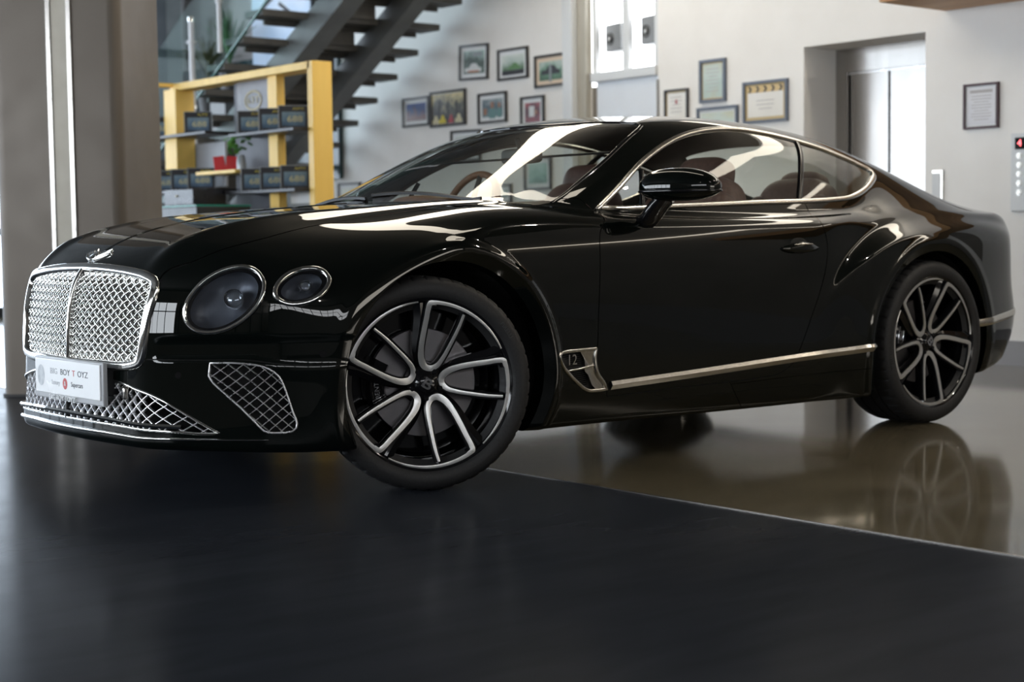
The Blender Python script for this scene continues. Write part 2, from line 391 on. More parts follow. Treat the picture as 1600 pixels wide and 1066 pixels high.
absy = lambda P: np.abs(P[:, 1])
side_only = lambda f, lim=.5: (lambda P: np.maximum(f(P), lim-absy(P)))
front_only = lambda f, lim=-.2: (lambda P: np.maximum(f(P), P[:, 0]-lim))
# outlines, in the car's own side (x,z), front (y,z) and top (x,y) projections
DLO = smoothpoly([(.912,.981),(1.044,1.064),(1.199,1.162),(1.344,1.232),(1.497,1.286),(1.646,1.318),(1.785,1.333),(1.917,1.336),(2.039,1.328),(2.16,1.314),(2.342,1.282),(2.537,1.236),(2.68,1.196),(2.752,1.165),(2.752,1.135),(2.689,1.095),(2.59,1.053),(2.473,1.025),(2.346,1.014),(2.112,1.005),(1.794,.998),(1.552,.991),(1.302,.984),(1.005,.975)], 240, sharp=(0,))
fDLO = side_only(polysd(DLO, 0, 2), .45)
WS = smoothpoly([(.375,0),(.385,.22),(.43,.45),(.55,.63),(.69,.728),(.763,.742),(.80,.738),(.90,.722),(1.05,.694),(1.22,.642),(1.36,.588),(1.385,.555),(1.36,.50),(1.29,.40),(1.20,.25),(1.165,.12),(1.155,0)], 170, closed=False)
WS = np.concatenate([[(.375,-.1)], WS, [(1.155,-.1)]])
fWS = lambda P, g=polysd(WS, 0, 1): np.maximum(g(P), .96-P[:, 2])
RW = smoothpoly([(2.66,0),(2.665,.3),(2.70,.46),(2.78,.505),(2.95,.525),(3.15,.545),(3.32,.560),(3.40,.53),(3.46,.40),(3.51,.2),(3.52,0)], 150, closed=False)
RW = np.concatenate([[(2.66,-.1)], RW, [(3.52,-.1)]])
fRW = lambda P, g=polysd(RW, 0, 1): np.maximum(g(P), .99-P[:, 2])
BIG = smoothpoly([(0.759, 0.726), (0.738, 0.76), (0.709, 0.783), (0.68, 0.791), (0.656, 0.782), (0.634, 0.758), (0.615, 0.723), (0.6, 0.682), (0.597, 0.64), (0.606, 0.606), (0.627, 0.583), (0.657, 0.576), (0.692, 0.585), (0.724, 0.609), (0.749, 0.644), (0.763, 0.685)], 112)
SMALL = smoothpoly([(0.852, 0.74), (0.838, 0.76), (0.82, 0.775), (0.802, 0.782), (0.789, 0.78), (0.781, 0.769), (0.779, 0.752), (0.78, 0.731), (0.784, 0.708), (0.792, 0.688), (0.805, 0.673), (0.82, 0.666), (0.836, 0.668), (0.85, 0.678), (0.857, 0.696), (0.858, 0.717)], 112)
fBIG = front_only(polysd(BIG, 1, 2)); fSMALL = front_only(polysd(SMALL, 1, 2), -.15)
GH = [(0,.804),(.2,.799),(.38,.786),(.47,.772),(.510,.752),(.518,.722),(.505,.62),(.488,.50),(.474,.468),(.44,.455),(.2,.447),(0,.445)]
GR = smoothpoly(GH, 120, closed=False); fGR = front_only(polysd(np.concatenate([[(-.1,.804)], GR, [(-.1,.445)]]), 1, 2), -.5)
INTK = smoothpoly([(.658,.478),(.70,.479),(.750,.473),(.776,.464),(.793,.450),(.807,.428),(.820,.378),(.832,.318),(.841,.256),(.832,.242),(.783,.240),(.732,.322),(.667,.405),(.654,.43)], 150, sharp=(0, 10, 11, 12, 13))
fINT = front_only(polysd(INTK, 1, 2), -.3)
LOWH = [(0,.425),(.20,.420),(.36,.408),(.444,.391),(.506,.376),(.554,.352),(.600,.318),(.65,.278),(.695,.243),(.67,.237),(.586,.244),(.455,.252),(.111,.258),(0,.258)]
LOWP = smoothpoly(LOWH, 140, closed=False, sharp=(8,)); fLOW = front_only(polysd(np.concatenate([[(-.1,.425)], LOWP, [(-.1,.258)]]), 1, 2), -.4)
DOOR = smoothpoly([(.93,.985),(.905,.975),(.895,.955),(.832,.89),(.808,.756),(.797,.596),(.790,.457),(.783,.416),(.795,.367),(.834,.322),(.850,.268),(1.268,.276),(1.70,.283),(1.84,.297),(1.915,.34),(1.955,.40),(2.01,.50),(2.07,.618),(2.105,.70),(2.133,.80),(2.137,.865),(2.130,.93),(2.125,.99),(2.12,1.01),(1.5,1.0)], 260, sharp=(0, 10, 23, 24))
VENT = smoothpoly([(.584,.440),(.60,.452),(.627,.458),(.7,.460),(.790,.461),(.783,.416),(.795,.367),(.834,.322),(.848,.293),(.80,.291),(.744,.295),(.69,.326),(.607,.40)], 130, sharp=(4, 8))
HOOD = smoothpoly([(-1.0,.505),(-.779,.512),(-.685,.572),(-.574,.603),(-.45,.614),(-.274,.618),(-.101,.638),(.074,.665),(.30,.69),(.50,.728),(.64,.742),(.66,.73),(.56,.66),(.42,.50),(.35,.28),(.335,0)], 150, closed=False, sharp=(10,))
HOOD = np.concatenate([[(-1.0,-.1)], HOOD, [(.335,-.1)]])
fHOOD = lambda P, g=polysd(HOOD, 0, 1): np.maximum(g(P), .70-P[:, 2])
zb = Zb
fBUMP = lambda P: np.maximum(P[:, 2]-zb(absy(P)), P[:, 0]-0.0)
M = BODY
# wheel openings
for (cx, cz, R), ri in ((AF, AF[2]-.045), (AR, AR[2]-.042)):
    M = split(M, side_only(lambda P, cx=cx, cz=cz, ri=ri: np.hypot(P[:, 0]-cx, np.maximum(P[:, 2], 0)-cz)-ri, .50))[1]
glass_side, M = split(M, fDLO)
glass_ws, M = split(M, fWS)
glass_rw, M = split(M, fRW)
lens_big, M = split(M, fBIG); lens_small, M = split(M, fSMALL)
_, M = split(M, fGR); _, M = split(M, fINT); _, M = split(M, fLOW); _, M = split(M, side_only(polysd(VENT, 0, 2), .8))
STRIPS = []
def cutpanel(M, f, g=.0020):
    a, r = split(M, lambda P: f(P)+g); s, r = split(r, lambda P: f(P)-g); return a, r
fDOOR = side_only(polysd(DOOR, 0, 2), .70)
door, M = cutpanel(M, fDOOR)
hood, M = cutpanel(M, fHOOD)
bumper, M = cutpanel(M, fBUMP)
cowl, M = split(M, lambda P: np.maximum(np.maximum(P[:, 0]-.80, .30-P[:, 0]), np.maximum(absy(P)-.735, .98-P[:, 2])))
fFEN = lambda P: np.maximum(P[:, 0]+.9*(P[:, 2]-.97)-.905, P[:, 2]-1.02)
fender, M = cutpanel(M, fFEN, .0015)
skirt, M = cutpanel(M, lambda P: np.maximum(np.maximum(P[:, 2]-(.252+.016*(P[:, 0]-.53)), P[:, 0]-2.6), .3-P[:, 0]), .001)
panel('door', door, both='pair'); panel('bonnet', hood); panel('front_bumper', bumper); panel('cowl_panel', cowl, MBLACK, off=-.006)
panel('front_fender', fender, both='pair'); panel('side_skirt', skirt, both='pair'); panel('body_shell', M)
# black backing under the shut lines, its colour standing in for the shade inside the gaps
bk = [split(split(FULL, lambda P, f=f: f(P)-.012)[0], lambda P, f=f: f(P)+.012)[1] for f in (fDOOR, fHOOD, fBUMP)]
bk = [split(b, lambda P: np.minimum(np.minimum(fDLO(P)+.015, fGR(P)), np.minimum(np.minimum(fINT(P), fLOW(P)), np.minimum(np.hypot(P[:, 0]-AF[0], P[:, 2]-AF[1])-AF[2]+.03, np.hypot(P[:, 0]-AR[0], P[:, 2]-AR[1])-AR[2]+.03))))[1] for b in bk]
cnt = 0; PP = []; TT = []
for P, T in bk: PP.append(P); TT.append(T+cnt); cnt += len(P)
panel('shut_line_shade', (np.concatenate(PP), np.concatenate(TT)), CAVITY, off=-.007)
# glazing
ql = lambda P: P[:, 0]-(1.150+(P[:, 2]-.99)*.40)                         # quarter light divider
bpl = lambda P: P[:, 0]-(2.085+(P[:, 2]-1.017)*.68)                      # rear edge of the door glass
q1, r = split(glass_side, ql); q2, q3 = split(r, bpl)
panel('quarter_light', q1, SGLASS, 'pair', -.004); panel('door_window', q2, SGLASS, 'pair', -.004); panel('rear_side_window', q3, SGLASS, 'pair', -.004)
panel('windscreen', glass_ws, GLASS, off=-.003); panel('rear_window', glass_rw, GLASS, off=-.003)
for s in (-1, 1):
    D = onbody('xz', resample(DLO, .018, True), -1); c = D.copy()
    C2 = DLO.mean(0)
    ins = polysd(DLO, 0, 2); q = resample(DLO, .018, True); e = 1e-3
    gr2 = np.stack([ins(np.c_[q[:, 0]+e, 0*q[:, 0], q[:, 1]])-ins(np.c_[q[:, 0]-e, 0*q[:, 0], q[:, 1]]), ins(np.c_[q[:, 0], 0*q[:, 0], q[:, 1]+e])-ins(np.c_[q[:, 0], 0*q[:, 0], q[:, 1]-e])], 1)
    t2 = np.roll(q, -1, 0)-np.roll(q, 1, 0); nn = unit(np.c_[-t2[:, 1], t2[:, 0]]); sg = np.sign(((C2-q)*nn).sum(1))[:, None]
    wdt = .011+.004*np.clip((q[:, 0]-2.45)/.25, 0, 1)
    D = onbody('xz', q+nn*sg*(wdt-.003)[:, None], -1); N = nrm(D)
    if s > 0: D = D*[1, -1, 1]; N = N*[1, -1, 1]
    mb = MB(); sweep(mb, D, N, rprof(.022, .007, -.006), closed=True, width=wdt/.011)
    mb.build('window_surround', SATIN, CAR, 50)
    for x0, k, w, z0, z1 in ((1.150, .40, .020, .985, 1.135), (2.090, .68, .026, 1.008, 1.294)):
        zz = np.linspace(z0, z1, 14); L = onbody('xz', np.c_[x0+(zz-(.99 if x0 < 2 else 1.017))*k, zz], s); mb = MB(); sweep(mb, L, nrm(L), rprof(w, .004, -.008)); mb.build('window_pillar', GBLACK, CAR, 50)
# windscreen edge trim and black band
for s in (-1, 1):
    L = onbody('xy', smoothpoly([(.74,.742),(.80,.740),(.90,.724),(1.05,.696),(1.22,.645),(1.34,.598),(1.38,.575)], 40, closed=False)*[1, s]); mb = MB(); sweep(mb, L, nrm(L), rprof(.014, .003, -.006)); mb.build('windscreen_trim', GBLACK, CAR, 50)
q = np.concatenate([WS[1:-1][::-1]*[1, -1], WS[1:-1]]); q = resample(q, .03)
sel = q[(q[:, 0] > 1.12)]; L = onbody('xy', sel); mb = MB(); sweep(mb, L, nrm(L), rprof(.012, .002, -.006)); mb.build('windscreen_trim', GBLACK, CAR, 50)
# wheel arch lips and liners
for (cx, cz, R), ri, nm in ((AF, AF[2]-.045, 'front'), (AR, AR[2]-.042, 'rear')):
    for s in (-1, 1):
        lo = .185 if nm == 'front' else .225; th0 = math.degrees(math.asin((cz-lo)/ri)); a = np.radians(np.linspace(-th0, 180+math.degrees(math.asin((cz-.185)/ri)), 90)); q = np.c_[cx+ri*np.cos(a), cz+ri*np.sin(a)]
        A = onbody('xz', q, s); B = A.copy(); B[:, 1] -= s*.055; n = len(A)
        mb = MB(); mb.add(np.concatenate([A, B]), [(i, i+1, n+i+1, n+i) for i in range(n-1)]); mb.build('wheel_arch_lip', PAINT, CAR, 60)
        mb = MB(); A2 = A*[1, 0, 1]+[0, s*.90, 0]; A2[:, 0] = cx+(A2[:, 0]-cx)*1.02; B2 = A2*[1, 0, 1]+[0, s*.52, 0]
        mb.add(np.concatenate([A2, B2]), [(i, i+1, n+i+1, n+i) for i in range(n-1)]+[tuple(range(n, 2*n))]); mb.build('wheel_arch_liner', CAVITY, CAR)
# radiator grille
def frontmap(rec, arc=False):
    def f(q):
        P = onbody('yz', q); N = nrm(P); P = P-N*rec; return P, N
    return f
ring = lambda H: np.concatenate([H[::-1]*[-1, 1], H[1:]])
def inset(poly, d):
    t = np.roll(poly, -1, 0)-np.roll(poly, 1, 0); n = unit(np.c_[-t[:, 1], t[:, 0]]); a = .5*np.sum(poly[:, 0]*np.roll(poly[:, 1], -1)-np.roll(poly[:, 0], -1)*poly[:, 1])
    return poly+n*d*np.sign(a)
G = resample(ring(GR)[:-1], .02, True)
mb = MB(); L = onbody('yz', inset(G, .013)); sweep(mb, L, nrm(L), rprof(.034, .012, -.02), closed=True); mb.build('grille_surround', CHROME, CAR, 50)
mb = MB(); lattice(mb, inset(G, .02), frontmap(.010), .046, .030, .0105, .018, weave=.0014, step=.006, off=(0, .004))
gi = inset(G, .026); fin = polysd2(gi); c0 = (inset(G, .02).min(0)+inset(G, .02).max(0))/2+np.array([0, .004]); nd = np.array([(c0[0]+i*.023, c0[1]+j*.015) for i in range(-26, 27) for j in range(-14, 15) if (i+j) % 2 == 0]); nd = nd[fin(nd) < 0]
nP, nN = frontmap(.010)(nd)
for p_, n_ in zip(nP, nN):
    u_ = np.array([0, 1, 0.]); v_ = np.cross(n_, u_); k_ = [(u_*math.cos(t)+v_*math.sin(t)) for t in np.linspace(0, 2*math.pi, 8, endpoint=False)]
    mb.add([p_+q_*.0062+n_*.001 for q_ in k_]+[p_+q_*.004+n_*.0048 for q_ in k_]+[p_+n_*.006], [(i, (i+1) % 8, 8+(i+1) % 8, 8+i) for i in range(8)]+[(8+i, 8+(i+1) % 8, 16) for i in range(8)])
mb.build('grille_mesh', CHROME, CAR, 60)
zz = np.linspace(.452, .795, 30); L = onbody('yz', np.c_[0*zz, zz]); mb = MB(); sweep(mb, L, nrm(L), rprof(.014, .010, -.02)); mb.build('grille_centre_bar', CHROME, CAR, 50)
def cavity(poly, name='intake_cavity', depth=.07, rec=0.0):
    q = resample(poly, .025, True); A = onbody('yz', q); N = nrm(A); A = A-N*.004; B = A+np.array([depth, 0, 0]); n = len(A); c = B.mean(0); c[0] = B[:, 0].max()+.02
    mb = MB(); mb.add(np.concatenate([A, B, [c]]), [(i, (i+1) % n, n+(i+1) % n, n+i) for i in range(n)]+[(n+i, n+(i+1) % n, 2*n) for i in range(n)]); return mb.build(name, CAVITY, CAR)
cavity(ring(GR)[:-1])
# lower grille
LR = ring(LOWP)[:-1]; cavity(LR)
mb = MB(); lattice(mb, inset(LR, .004), frontmap(.006), .050, .040, .005, .012, step=.008, off=(0, 0)); mb.build('lower_grille_mesh', BRIGHT, CAR, 50)
mb = MB(); L = onbody('yz', inset(resample(LR, .02, True), .004)); sweep(mb, L, nrm(L), rprof(.009, .004, -.01), closed=True); mb.build('lower_grille_surround', CHROME, CAR, 50)
yy = np.linspace(-.60, .60, 70); L = onbody('yz', np.c_[yy, .283-.018*np.abs(yy/.6)**2.0]); mb = MB(); sweep(mb, L, nrm(L), [(-.006, -.01), (-.007, .012), (0, .017), (.007, .012), (.006, -.01)]); mb.build('lower_grille_bar', CHROME, CAR, 40)
L = onbody('yz', np.array([(0, .26), (0, .34), (0, .42)])); mb = MB(); sweep(mb, L, nrm(L), rprof(.012, .006, -.01)); mb.build('lower_grille_bar', MBLACK, CAR, 50)
yy = np.linspace(-.79, .79, 90); zl = .232-.012*np.clip((np.abs(yy)-.3)/.5, 0, 1)
L = onbody('yz', np.c_[yy, zl]); mb = MB(); sweep(mb, L, nrm(L), rprof(.014, .012, -.004, .3), width=1-.55*np.abs(yy/.79)**3); mb.build('front_lip_trim', CHROME, CAR, 50)
# outer intakes
for s in (-1, 1):
    q = INTK*[s, 1]; cavity(q)
    k = nspl((.60, 0), (.66, .075), (.72, .160), (.78, .262), (.84, .39))      # arc length along the bent surface
    ki = lambda a: np.interp(a, k(np.linspace(.6, .9, 200)), np.linspace(.6, .9, 200))
    u = np.c_[k(INTK[:, 0]), INTK[:, 1]]
    mb = MB(); fm = frontmap(.006)
    lattice(mb, inset(u, .003), lambda p: fm(np.c_[s*ki(p[:, 0]), p[:, 1]]), .050, .037, .0038, .012, step=.008); mb.build('side_intake_mesh', BRIGHT, CAR, 50)
    mb = MB(); L = onbody('yz', inset(resample(q, .015, True), .003)); L = L[(np.abs(L[:, 1]) < .80) | (L[:, 2] < .25)] if False else L
    sweep(mb, L, nrm(L), rprof(.006, .002, -.008), closed=True); mb.build('side_intake_surround', BRIGHT, CAR, 50)
# headlamps
for s in (-1, 1):
    for poly, lens, wr, dp in ((BIG, lens_big, .015, .07), (SMALL, lens_small, .017, .05)):
        P, T = lens; N = nrm(P); c = P.mean(0); R = np.linalg.norm(P-c, axis=1); rr = np.clip(R/R.max(), 0, 1)
        Pl = P+N*(.006*(1-rr**2))[:, None]-N*.001; F = T
        if s > 0: Pl = Pl*[1, -1, 1]; N2 = N*[1, -1, 1]; F = T[:, ::-1]
        else: N2 = N
        root = mobj('headlamp' , Pl*0+Pl, F, LENS, CAR, N2)
        q = resample(poly*[s, 1], .008, True); L = onbody('yz', q); NL = nrm(L)
        mb = MB(); sweep(mb, L, NL, rprof(wr, .008, -.006), closed=True); mb.build('chrome_ring', CHROME, root, 50)
        q2 = inset(q, .0055); L2 = onbody('yz', q2); N3 = nrm(L2); mb = MB(); sweep(mb, L2-N3*.003, N3, [(-.009, -.004), (-.009, .001), (.009, .001), (.009, -.004)], closed=True); mb.build('bezel', GBLACK, root, 50)
        # bowl
        nb = unit(N.mean(0)*[1, 1 if s < 0 else -1, 1]); cc = c*[1, 1 if s < 0 else -1, 1]; n = len(L2); P = []; F = []
        st = [(1, 0), (.97, .25), (.9, .5), (.78, .75), (.6, .92), (.35, 1), (.05, 1.02)]
        for a, b in st: P += list(cc+(L2-cc)*a-nb*dp*b-N3*.004)
        for j in range(len(st)-1): F += [(j*n+i, j*n+(i+1) % n, (j+1)*n+(i+1) % n, (j+1)*n+i) for i in range(n)]
        mb = MB(); mb.add(P, F); mb.build('reflector_bowl', LAMPIN, root, 60)
        up = np.array([0, 0, 1.]); ax1 = unit(np.cross(up, nb)); ax2 = np.cross(nb, ax1)
        r0 = .034 if poly is BIG else .022; pc = cc-nb*dp*.6+ax1*(.024 if s < 0 else -.024)*(1 if poly is BIG else .5)+ax2*.004
        mb = MB(); prof = [(r0, 0), (r0*1.03, dp*.25), (r0*.93, dp*.42), (r0*.9, dp*.42), (r0*.86, dp*.2)]
        m_ = 36
        for j, (r_, h_) in enumerate(prof): mb.P += [tuple(pc+nb*h_+(ax1*math.cos(t)+ax2*math.sin(t))*r_) for t in np.linspace(0, 2*math.pi, m_, endpoint=False)]
        mb.F = [(j*m_+i, j*m_+(i+1) % m_, (j+1)*m_+(i+1) % m_, (j+1)*m_+i) for j in range(len(prof)-1) for i in range(m_)]; mb.M = [0]*len(mb.F); mb.build('projector_ring', CHROME, root, 50)
        mb = MB(); prof = [(r0*.86, .1), (r0*.8, .22), (r0*.6, .3), (r0*.3, .35), (.001, .36)]
        for r_, h_ in prof: mb.P += [tuple(pc+nb*h_*dp+(ax1*math.cos(t)+ax2*math.sin(t))*r_) for t in np.linspace(0, 2*math.pi, m_, endpoint=False)]
        mb.F = [(j*m_+i, j*m_+(i+1) % m_, (j+1)*m_+(i+1) % m_, (j+1)*m_+i) for j in range(len(prof)-1) for i in range(m_)]; mb.M = [0]*len(mb.F); mb.build('projector_lens', LAMPGL, root, 60)
# fender vents with the bright outer frame, and the sill strip running into it
for s in (-1, 1):
    vm = lambda q, rec=0.: (lambda P: P-nrm(P)*rec)(onbody('xz', q, s))
    root_P = resample(VENT, .012, True)
    L = vm(inset(root_P, .006)); mb = MB(); sweep(mb, L, nrm(L), rprof(.014, .006, -.006), closed=True); vent = mb.build('side_vent', SATIN, CAR, 50)
    def patch(poly, rec, name, m, par, cell=.012):
        q = resample(poly, cell, True); A = vm(q, rec); c = vm(q.mean(0)[None], rec)[0]; n = len(A)
        mb = MB(); mb.add(np.concatenate([A, [c]]), [(i, (i+1) % n, n) for i in range(n)]); return mb.build(name, m, par, 60)
    back = patch(inset(VENT, .003), .016, 'vent_back', MBLACK, vent)
    blade = np.array([(.700,.452),(.745,.457),(.788,.459),(.780,.416),(.792,.367),(.830,.322),(.845,.297),(.79,.300),(.765,.318),(.742,.36),(.722,.376),(.728,.392),(.722,.42)])
    q = resample(blade, .010, True); A = vm(q, -.001); B = vm(q, .016); n = len(A); c = vm(np.array([[.762,.385]]), .006)[0]
    mb = MB(); mb.add(np.concatenate([A, B, [c]]), [(i, (i+1) % n, 2*n) for i in range(n)]+[(i, n+i, n+(i+1) % n, (i+1) % n) for i in range(n)]); mb.build('vent_blade', SATIN, vent, 40)
    L = vm(np.array([(.632,.379),(.66,.381),(.70,.384),(.74,.389),(.776,.393)]), .002); mb = MB(); sweep(mb, L, nrm(L), rprof(.008, .004, -.012)); mb.build('vent_bar', SATIN, vent, 50)
    mb = MB()
    for z0 in np.arange(.318, .455, .0075):
        x0 = max(.60, .594+(.452-z0)*.9); x1 = .724 if z0 > .372 else .75
        if z0 < .40 and abs(z0-.385) < .008: continue
        if x1-x0 < .01: continue
        L = vm(np.array([(x0, z0), ((x0+x1)/2, z0+.002), (x1, z0+.004)]), .012); sweep(mb, L, nrm(L), [(-.0015, 0), (0, .003), (.0015, 0)])
    mb.build('vent_slat', GBLACK, vent, 40)
    P, F = text_geo('12', .055, .0015); P = np.array(P); cc = np.array([.665, .418])
    uv = np.c_[cc[0]+P[:, 0]*(1 if s < 0 else -1)*.95, cc[1]+P[:, 1]]; A = vm(uv, .005)+nrm(vm(uv))*P[:, 2:3]
    mb = MB(); mb.add(A, F); mb.build('numeral_badge', BADGE, vent)
    q = np.array([(.862,.311),(1.3,.327),(1.9,.352),(2.15,.362),(2.405,.376)]); q = smoothpoly(q, 60, closed=False); L = onbody('xz', q, s)
    mb = MB(); sweep(mb, L, nrm(L), [(-.017, -.004), (-.016, .004), (-.003, .013), (.008, .008), (.017, .003), (.017, -.004)], width=1.0-.0*q[:, 0]); mb.build('sill_strip', SATIN, CAR, 30)
    q = np.array([(3.235,.440),(3.3,.446),(3.42,.458),(3.56,.470),(3.68,.478)]); q = smoothpoly(q, 30, closed=False); L = onbody('xz', q, s); mb = MB(); sweep(mb, L, nrm(L), rprof(.036, .006, -.004)); mb.build('rear_bumper_strip', SATIN, CAR, 40)
    # door handle
    hc = np.array([1.952, .812]); A0 = onbody('xz', hc[None], s)[0]; n0 = nrm(A0[None])[0]
    mb = MB(); mb.sq(A0-n0*.006, (.060, .010, .046), (.85, .85)); mb.build('handle_recess', CAVITY, CAR, 60)
    P = []; k = 18; hq = np.c_[np.linspace(-.112, .112, k)+hc[0], hc[1]+.002*np.cos(np.linspace(-1.5, 1.5, k))]; L = onbody('xz', hq, s); ph = np.linspace(-math.pi/2, math.pi/2, k)
    L = L+n0*(.022*np.cos(ph))[:, None]; ww = .35+1.0*np.cos(ph)**.6
    mb = MB(); sweep(mb, L, n0, [(.016*math.cos(t), .010*math.sin(t)) for t in np.linspace(0, 2*math.pi, 14, endpoint=False)], width=ww); hd = mb.build('door_handle', PAINT, CAR, 70)
    mb = MB(); sweep(mb, L[4:-4]+n0*.009+np.array([0, 0, .012]), n0, [(.0025*math.cos(t), .002*math.sin(t)) for t in np.linspace(0, 2*math.pi, 8, endpoint=False)]); mb.build('handle_insert', SATIN, hd, 70)
# ---------------------------------------------------------------- wheels (built at the origin, outer face towards -y)
RR = .297
def face_depth(r): return .004+.042*np.clip(1-(r/RR)/.95, 0, 1)**1.1
def wheel_pt(u, v, lift=0.):
    r = np.hypot(u, v)*RR; return np.stack([u*RR, face_depth(r)-lift, v*RR], -1)
ARM = smoothpoly([(.44,.80),(.385,.66),(.285,.455),(.20,.30),(.135,.215),(.055,.180),(-.015,.205),(-.055,.29),(-.06,.42),(-.035,.60),(0.0,.78),(.018,.88),(.045,.945),(.11,.955)], 120, closed=False)
def build_wheel(steer_in_car, loc, rz, caliper_sign):
    mb = MB(); mb.lathe([(.302,.004),(.3025,-.001),(.299,-.003),(.292,.001),(.286,.010),(.276,.030),(.270,.060),(.268,.14),(.272,.22),(.290,.245),(.300,.25)], n=96)
    mb.lathe([(.02,.160),(.255,.165),(.262,.20),(.02,.205)], n=48, m=0); hub = [(.001,.030),(.030,.030),(.034,.034),(.050,.040),(.066,.046),(.070,.060),(.072,.10)]; mb.lathe(hub, n=60)
    for k in range(5):
        a = math.radians(-72*k); c, s_ = math.cos(a), math.sin(a)
        A = ARM@np.array([[c, s_], [-s_, c]])
        L = wheel_pt(A[:, 0], A[:, 1]); t = np.linspace(0, 1, len(L))
        sweep(mb, L, (0, -1, 0), [(-.5, -.040), (-.62, -.014), (-.5, -.0015), (.5, -.0015), (.62, -.014), (.5, -.040)], width=.024+.006*t)
        ext = np.array([(.44,.80),(.48,.88),(.50,.93)])@np.array([[c, s_], [-s_, c]]); L = wheel_pt(ext[:, 0], ext[:, 1], -.006); sweep(mb, L, (0, -1, 0), [(-.5, -.040), (-.6, -.012), (0, 0), (.6, -.012), (.5, -.040)], width=[.022, .026, .03])
        # outer flank of the thick arm
        fl = smoothpoly([(-.085,.22),(-.115,.40),(-.105,.60),(-.09,.80),(-.10,.95)], 24, closed=False)@np.array([[c, s_], [-s_, c]]); L = wheel_pt(fl[:, 0], fl[:, 1], -.012)
        sweep(mb, L, (0, -1, 0), [(-.5, -.035), (-.5, -.006), (.2, .006), (.5, .004), (.5, -.035)], width=np.linspace(.022, .034, len(L)))
        b = math.radians(-72*k+54); cx, cz = .052*math.cos(b), .052*math.sin(b); mb.cyl((cx, .050, cz), (cx, .034, cz), .0085, n=12)
    root = mb.build('wheel', GBLACK, CAR, 35); root.location = loc; root.rotation_euler = (0, 0, rz)
    mb = MB()
    for k in range(5):
        a = math.radians(-72*k); c, s_ = math.cos(a), math.sin(a); Rm = np.array([[c, s_], [-s_, c]])
        th = np.radians(np.linspace(82.5, 24, 40)); ring_ = np.c_[.966*np.cos(th), .966*np.sin(th)]
        A = np.concatenate([ARM[:-1], ring_])@Rm; L = wheel_pt(A[:, 0], A[:, 1], .0015); n1 = len(ARM)-1
        w = np.concatenate([np.interp(np.linspace(0, 1, n1), [0, .25, .5, .62, .8, 1], [.009, .014, .024, .019, .017, .019]), np.linspace(.018, .005, 40)])
        sweep(mb, L, (0, -1, 0), [(-.5, -.004), (-.5, 0), (0, .0012), (.5, 0), (.5, -.004)], width=w)
    mb.build('spoke_face', RIMFACE, root, 35)
    # tyre
    prof = [(.262,.03),(.292,.010),(.300,-.002),(.312,-.009),(.330,-.012),(.348,-.008),(.360,.002),(.368,.018),(.3715,.034),(.373,.055),(.373,.075),(.364,.077),(.364,.085),(.373,.087),(.3735,.125),(.364,.127),(.364,.137),(.373,.139),(.373,.19),(.364,.192),(.364,.20),(.373,.202),(.3715,.235),(.366,.255),(.352,.268),(.320,.270),(.298,.262),(.262,.24)]
    n = 288; P = []; F = []
    for j, (r, y) in enumerate(prof):
        for i in range(n):
            rr = r
            if 7 <= j <= 10 and i % 6 == 0: rr -= .005
            if j in (4, 5) : rr += 0
            t = 2*math.pi*i/n; P.append((rr*math.cos(t), y, rr*math.sin(t)))
    F = [(j*n+i, (j+1)*n+i, (j+1)*n+(i+1) % n, j*n+(i+1) % n) for j in range(len(prof)-1) for i in range(n)]
    mb = MB(); mb.add(P, F); ty = mb.build('tyre', RUBBER, root, 30)
    # raised maker's lettering bent round the sidewall
    P, F = text_geo('PIRELLI', .020, .0008, spacing=1.05); P = np.array(P); mb = MB()
    for a0 in (33, 213):
        th = math.radians(a0)-P[:, 0]/.333; r = .333+P[:, 1]; mb.add(np.c_[r*np.cos(th), -.0128-P[:, 2]+.0*r, r*np.sin(th)], F)
    mb.build('sidewall_lettering', LETTER, root)
    mb = MB(); mb.lathe([(.001,.105),(.075,.105),(.078,.098),(.085,.098),(.188,.098),(.190,.101),(.190,.125),(.08,.128)], n=72); mb.build('brake_disc', DISC, root, 35)
    # caliper on the leading side
    mb = MB(); th = np.radians(np.linspace(152, 208, 20)) if caliper_sign > 0 else np.radians(np.linspace(-28, 28, 20))
    for r0, r1, y0, y1 in ((.135, .205, .062, .150),):
        P = [(r*math.cos(t), y, r*math.sin(t)) for t in th for (r, y) in ((r0, .090), (r0+.01, y0), (r1-.012, y0-.004), (r1+.004, y0+.012), (r1+.004, y1), (r0, y1))]; k = 6; m = len(th)
        mb.add(P, [(i*k+j, i*k+(j+1) % k, (i+1)*k+(j+1) % k, (i+1)*k+j) for i in range(m-1) for j in range(k)]+[tuple(range(k)), tuple((m-1)*k+j for j in range(k))[::-1]])
    cal = mb.build('brake_caliper', GBLACK, root, 40)
    P, F = text_geo('BENTLEY', .024, .0006); P = np.array(P); mid = math.pi if caliper_sign > 0 else 0
    if caliper_sign > 0: th = mid+P[:, 0]/.170*1.0; r = .170-P[:, 1]; th = math.pi-P[:, 0]/.17; r = .170-P[:, 1]*1.0
    th = mid-P[:, 0]/.17*1.0; r = .170+P[:, 1]
    mb = MB(); mb.add(np.c_[r*np.cos(th), .0565-P[:, 2], r*np.sin(th)], F)
    for r_ in (.154, .186):
        tt = np.linspace(mid-.36, mid+.36, 24); L = np.c_[r_*np.cos(tt), 0*tt+.0575, r_*np.sin(tt)]; sweep(mb, L, (0, -1, 0), [(-.001, 0), (0, .001), (.001, 0)])
    mb.build('caliper_lettering', BADGE, root)
    # centre cap with the letter badge
    mb = MB(); mb.lathe([(.0305,.034),(.030,.026),(.026,.0235),(.001,.023)], n=40); mb.build('centre_cap', GBLACK, root, 40)
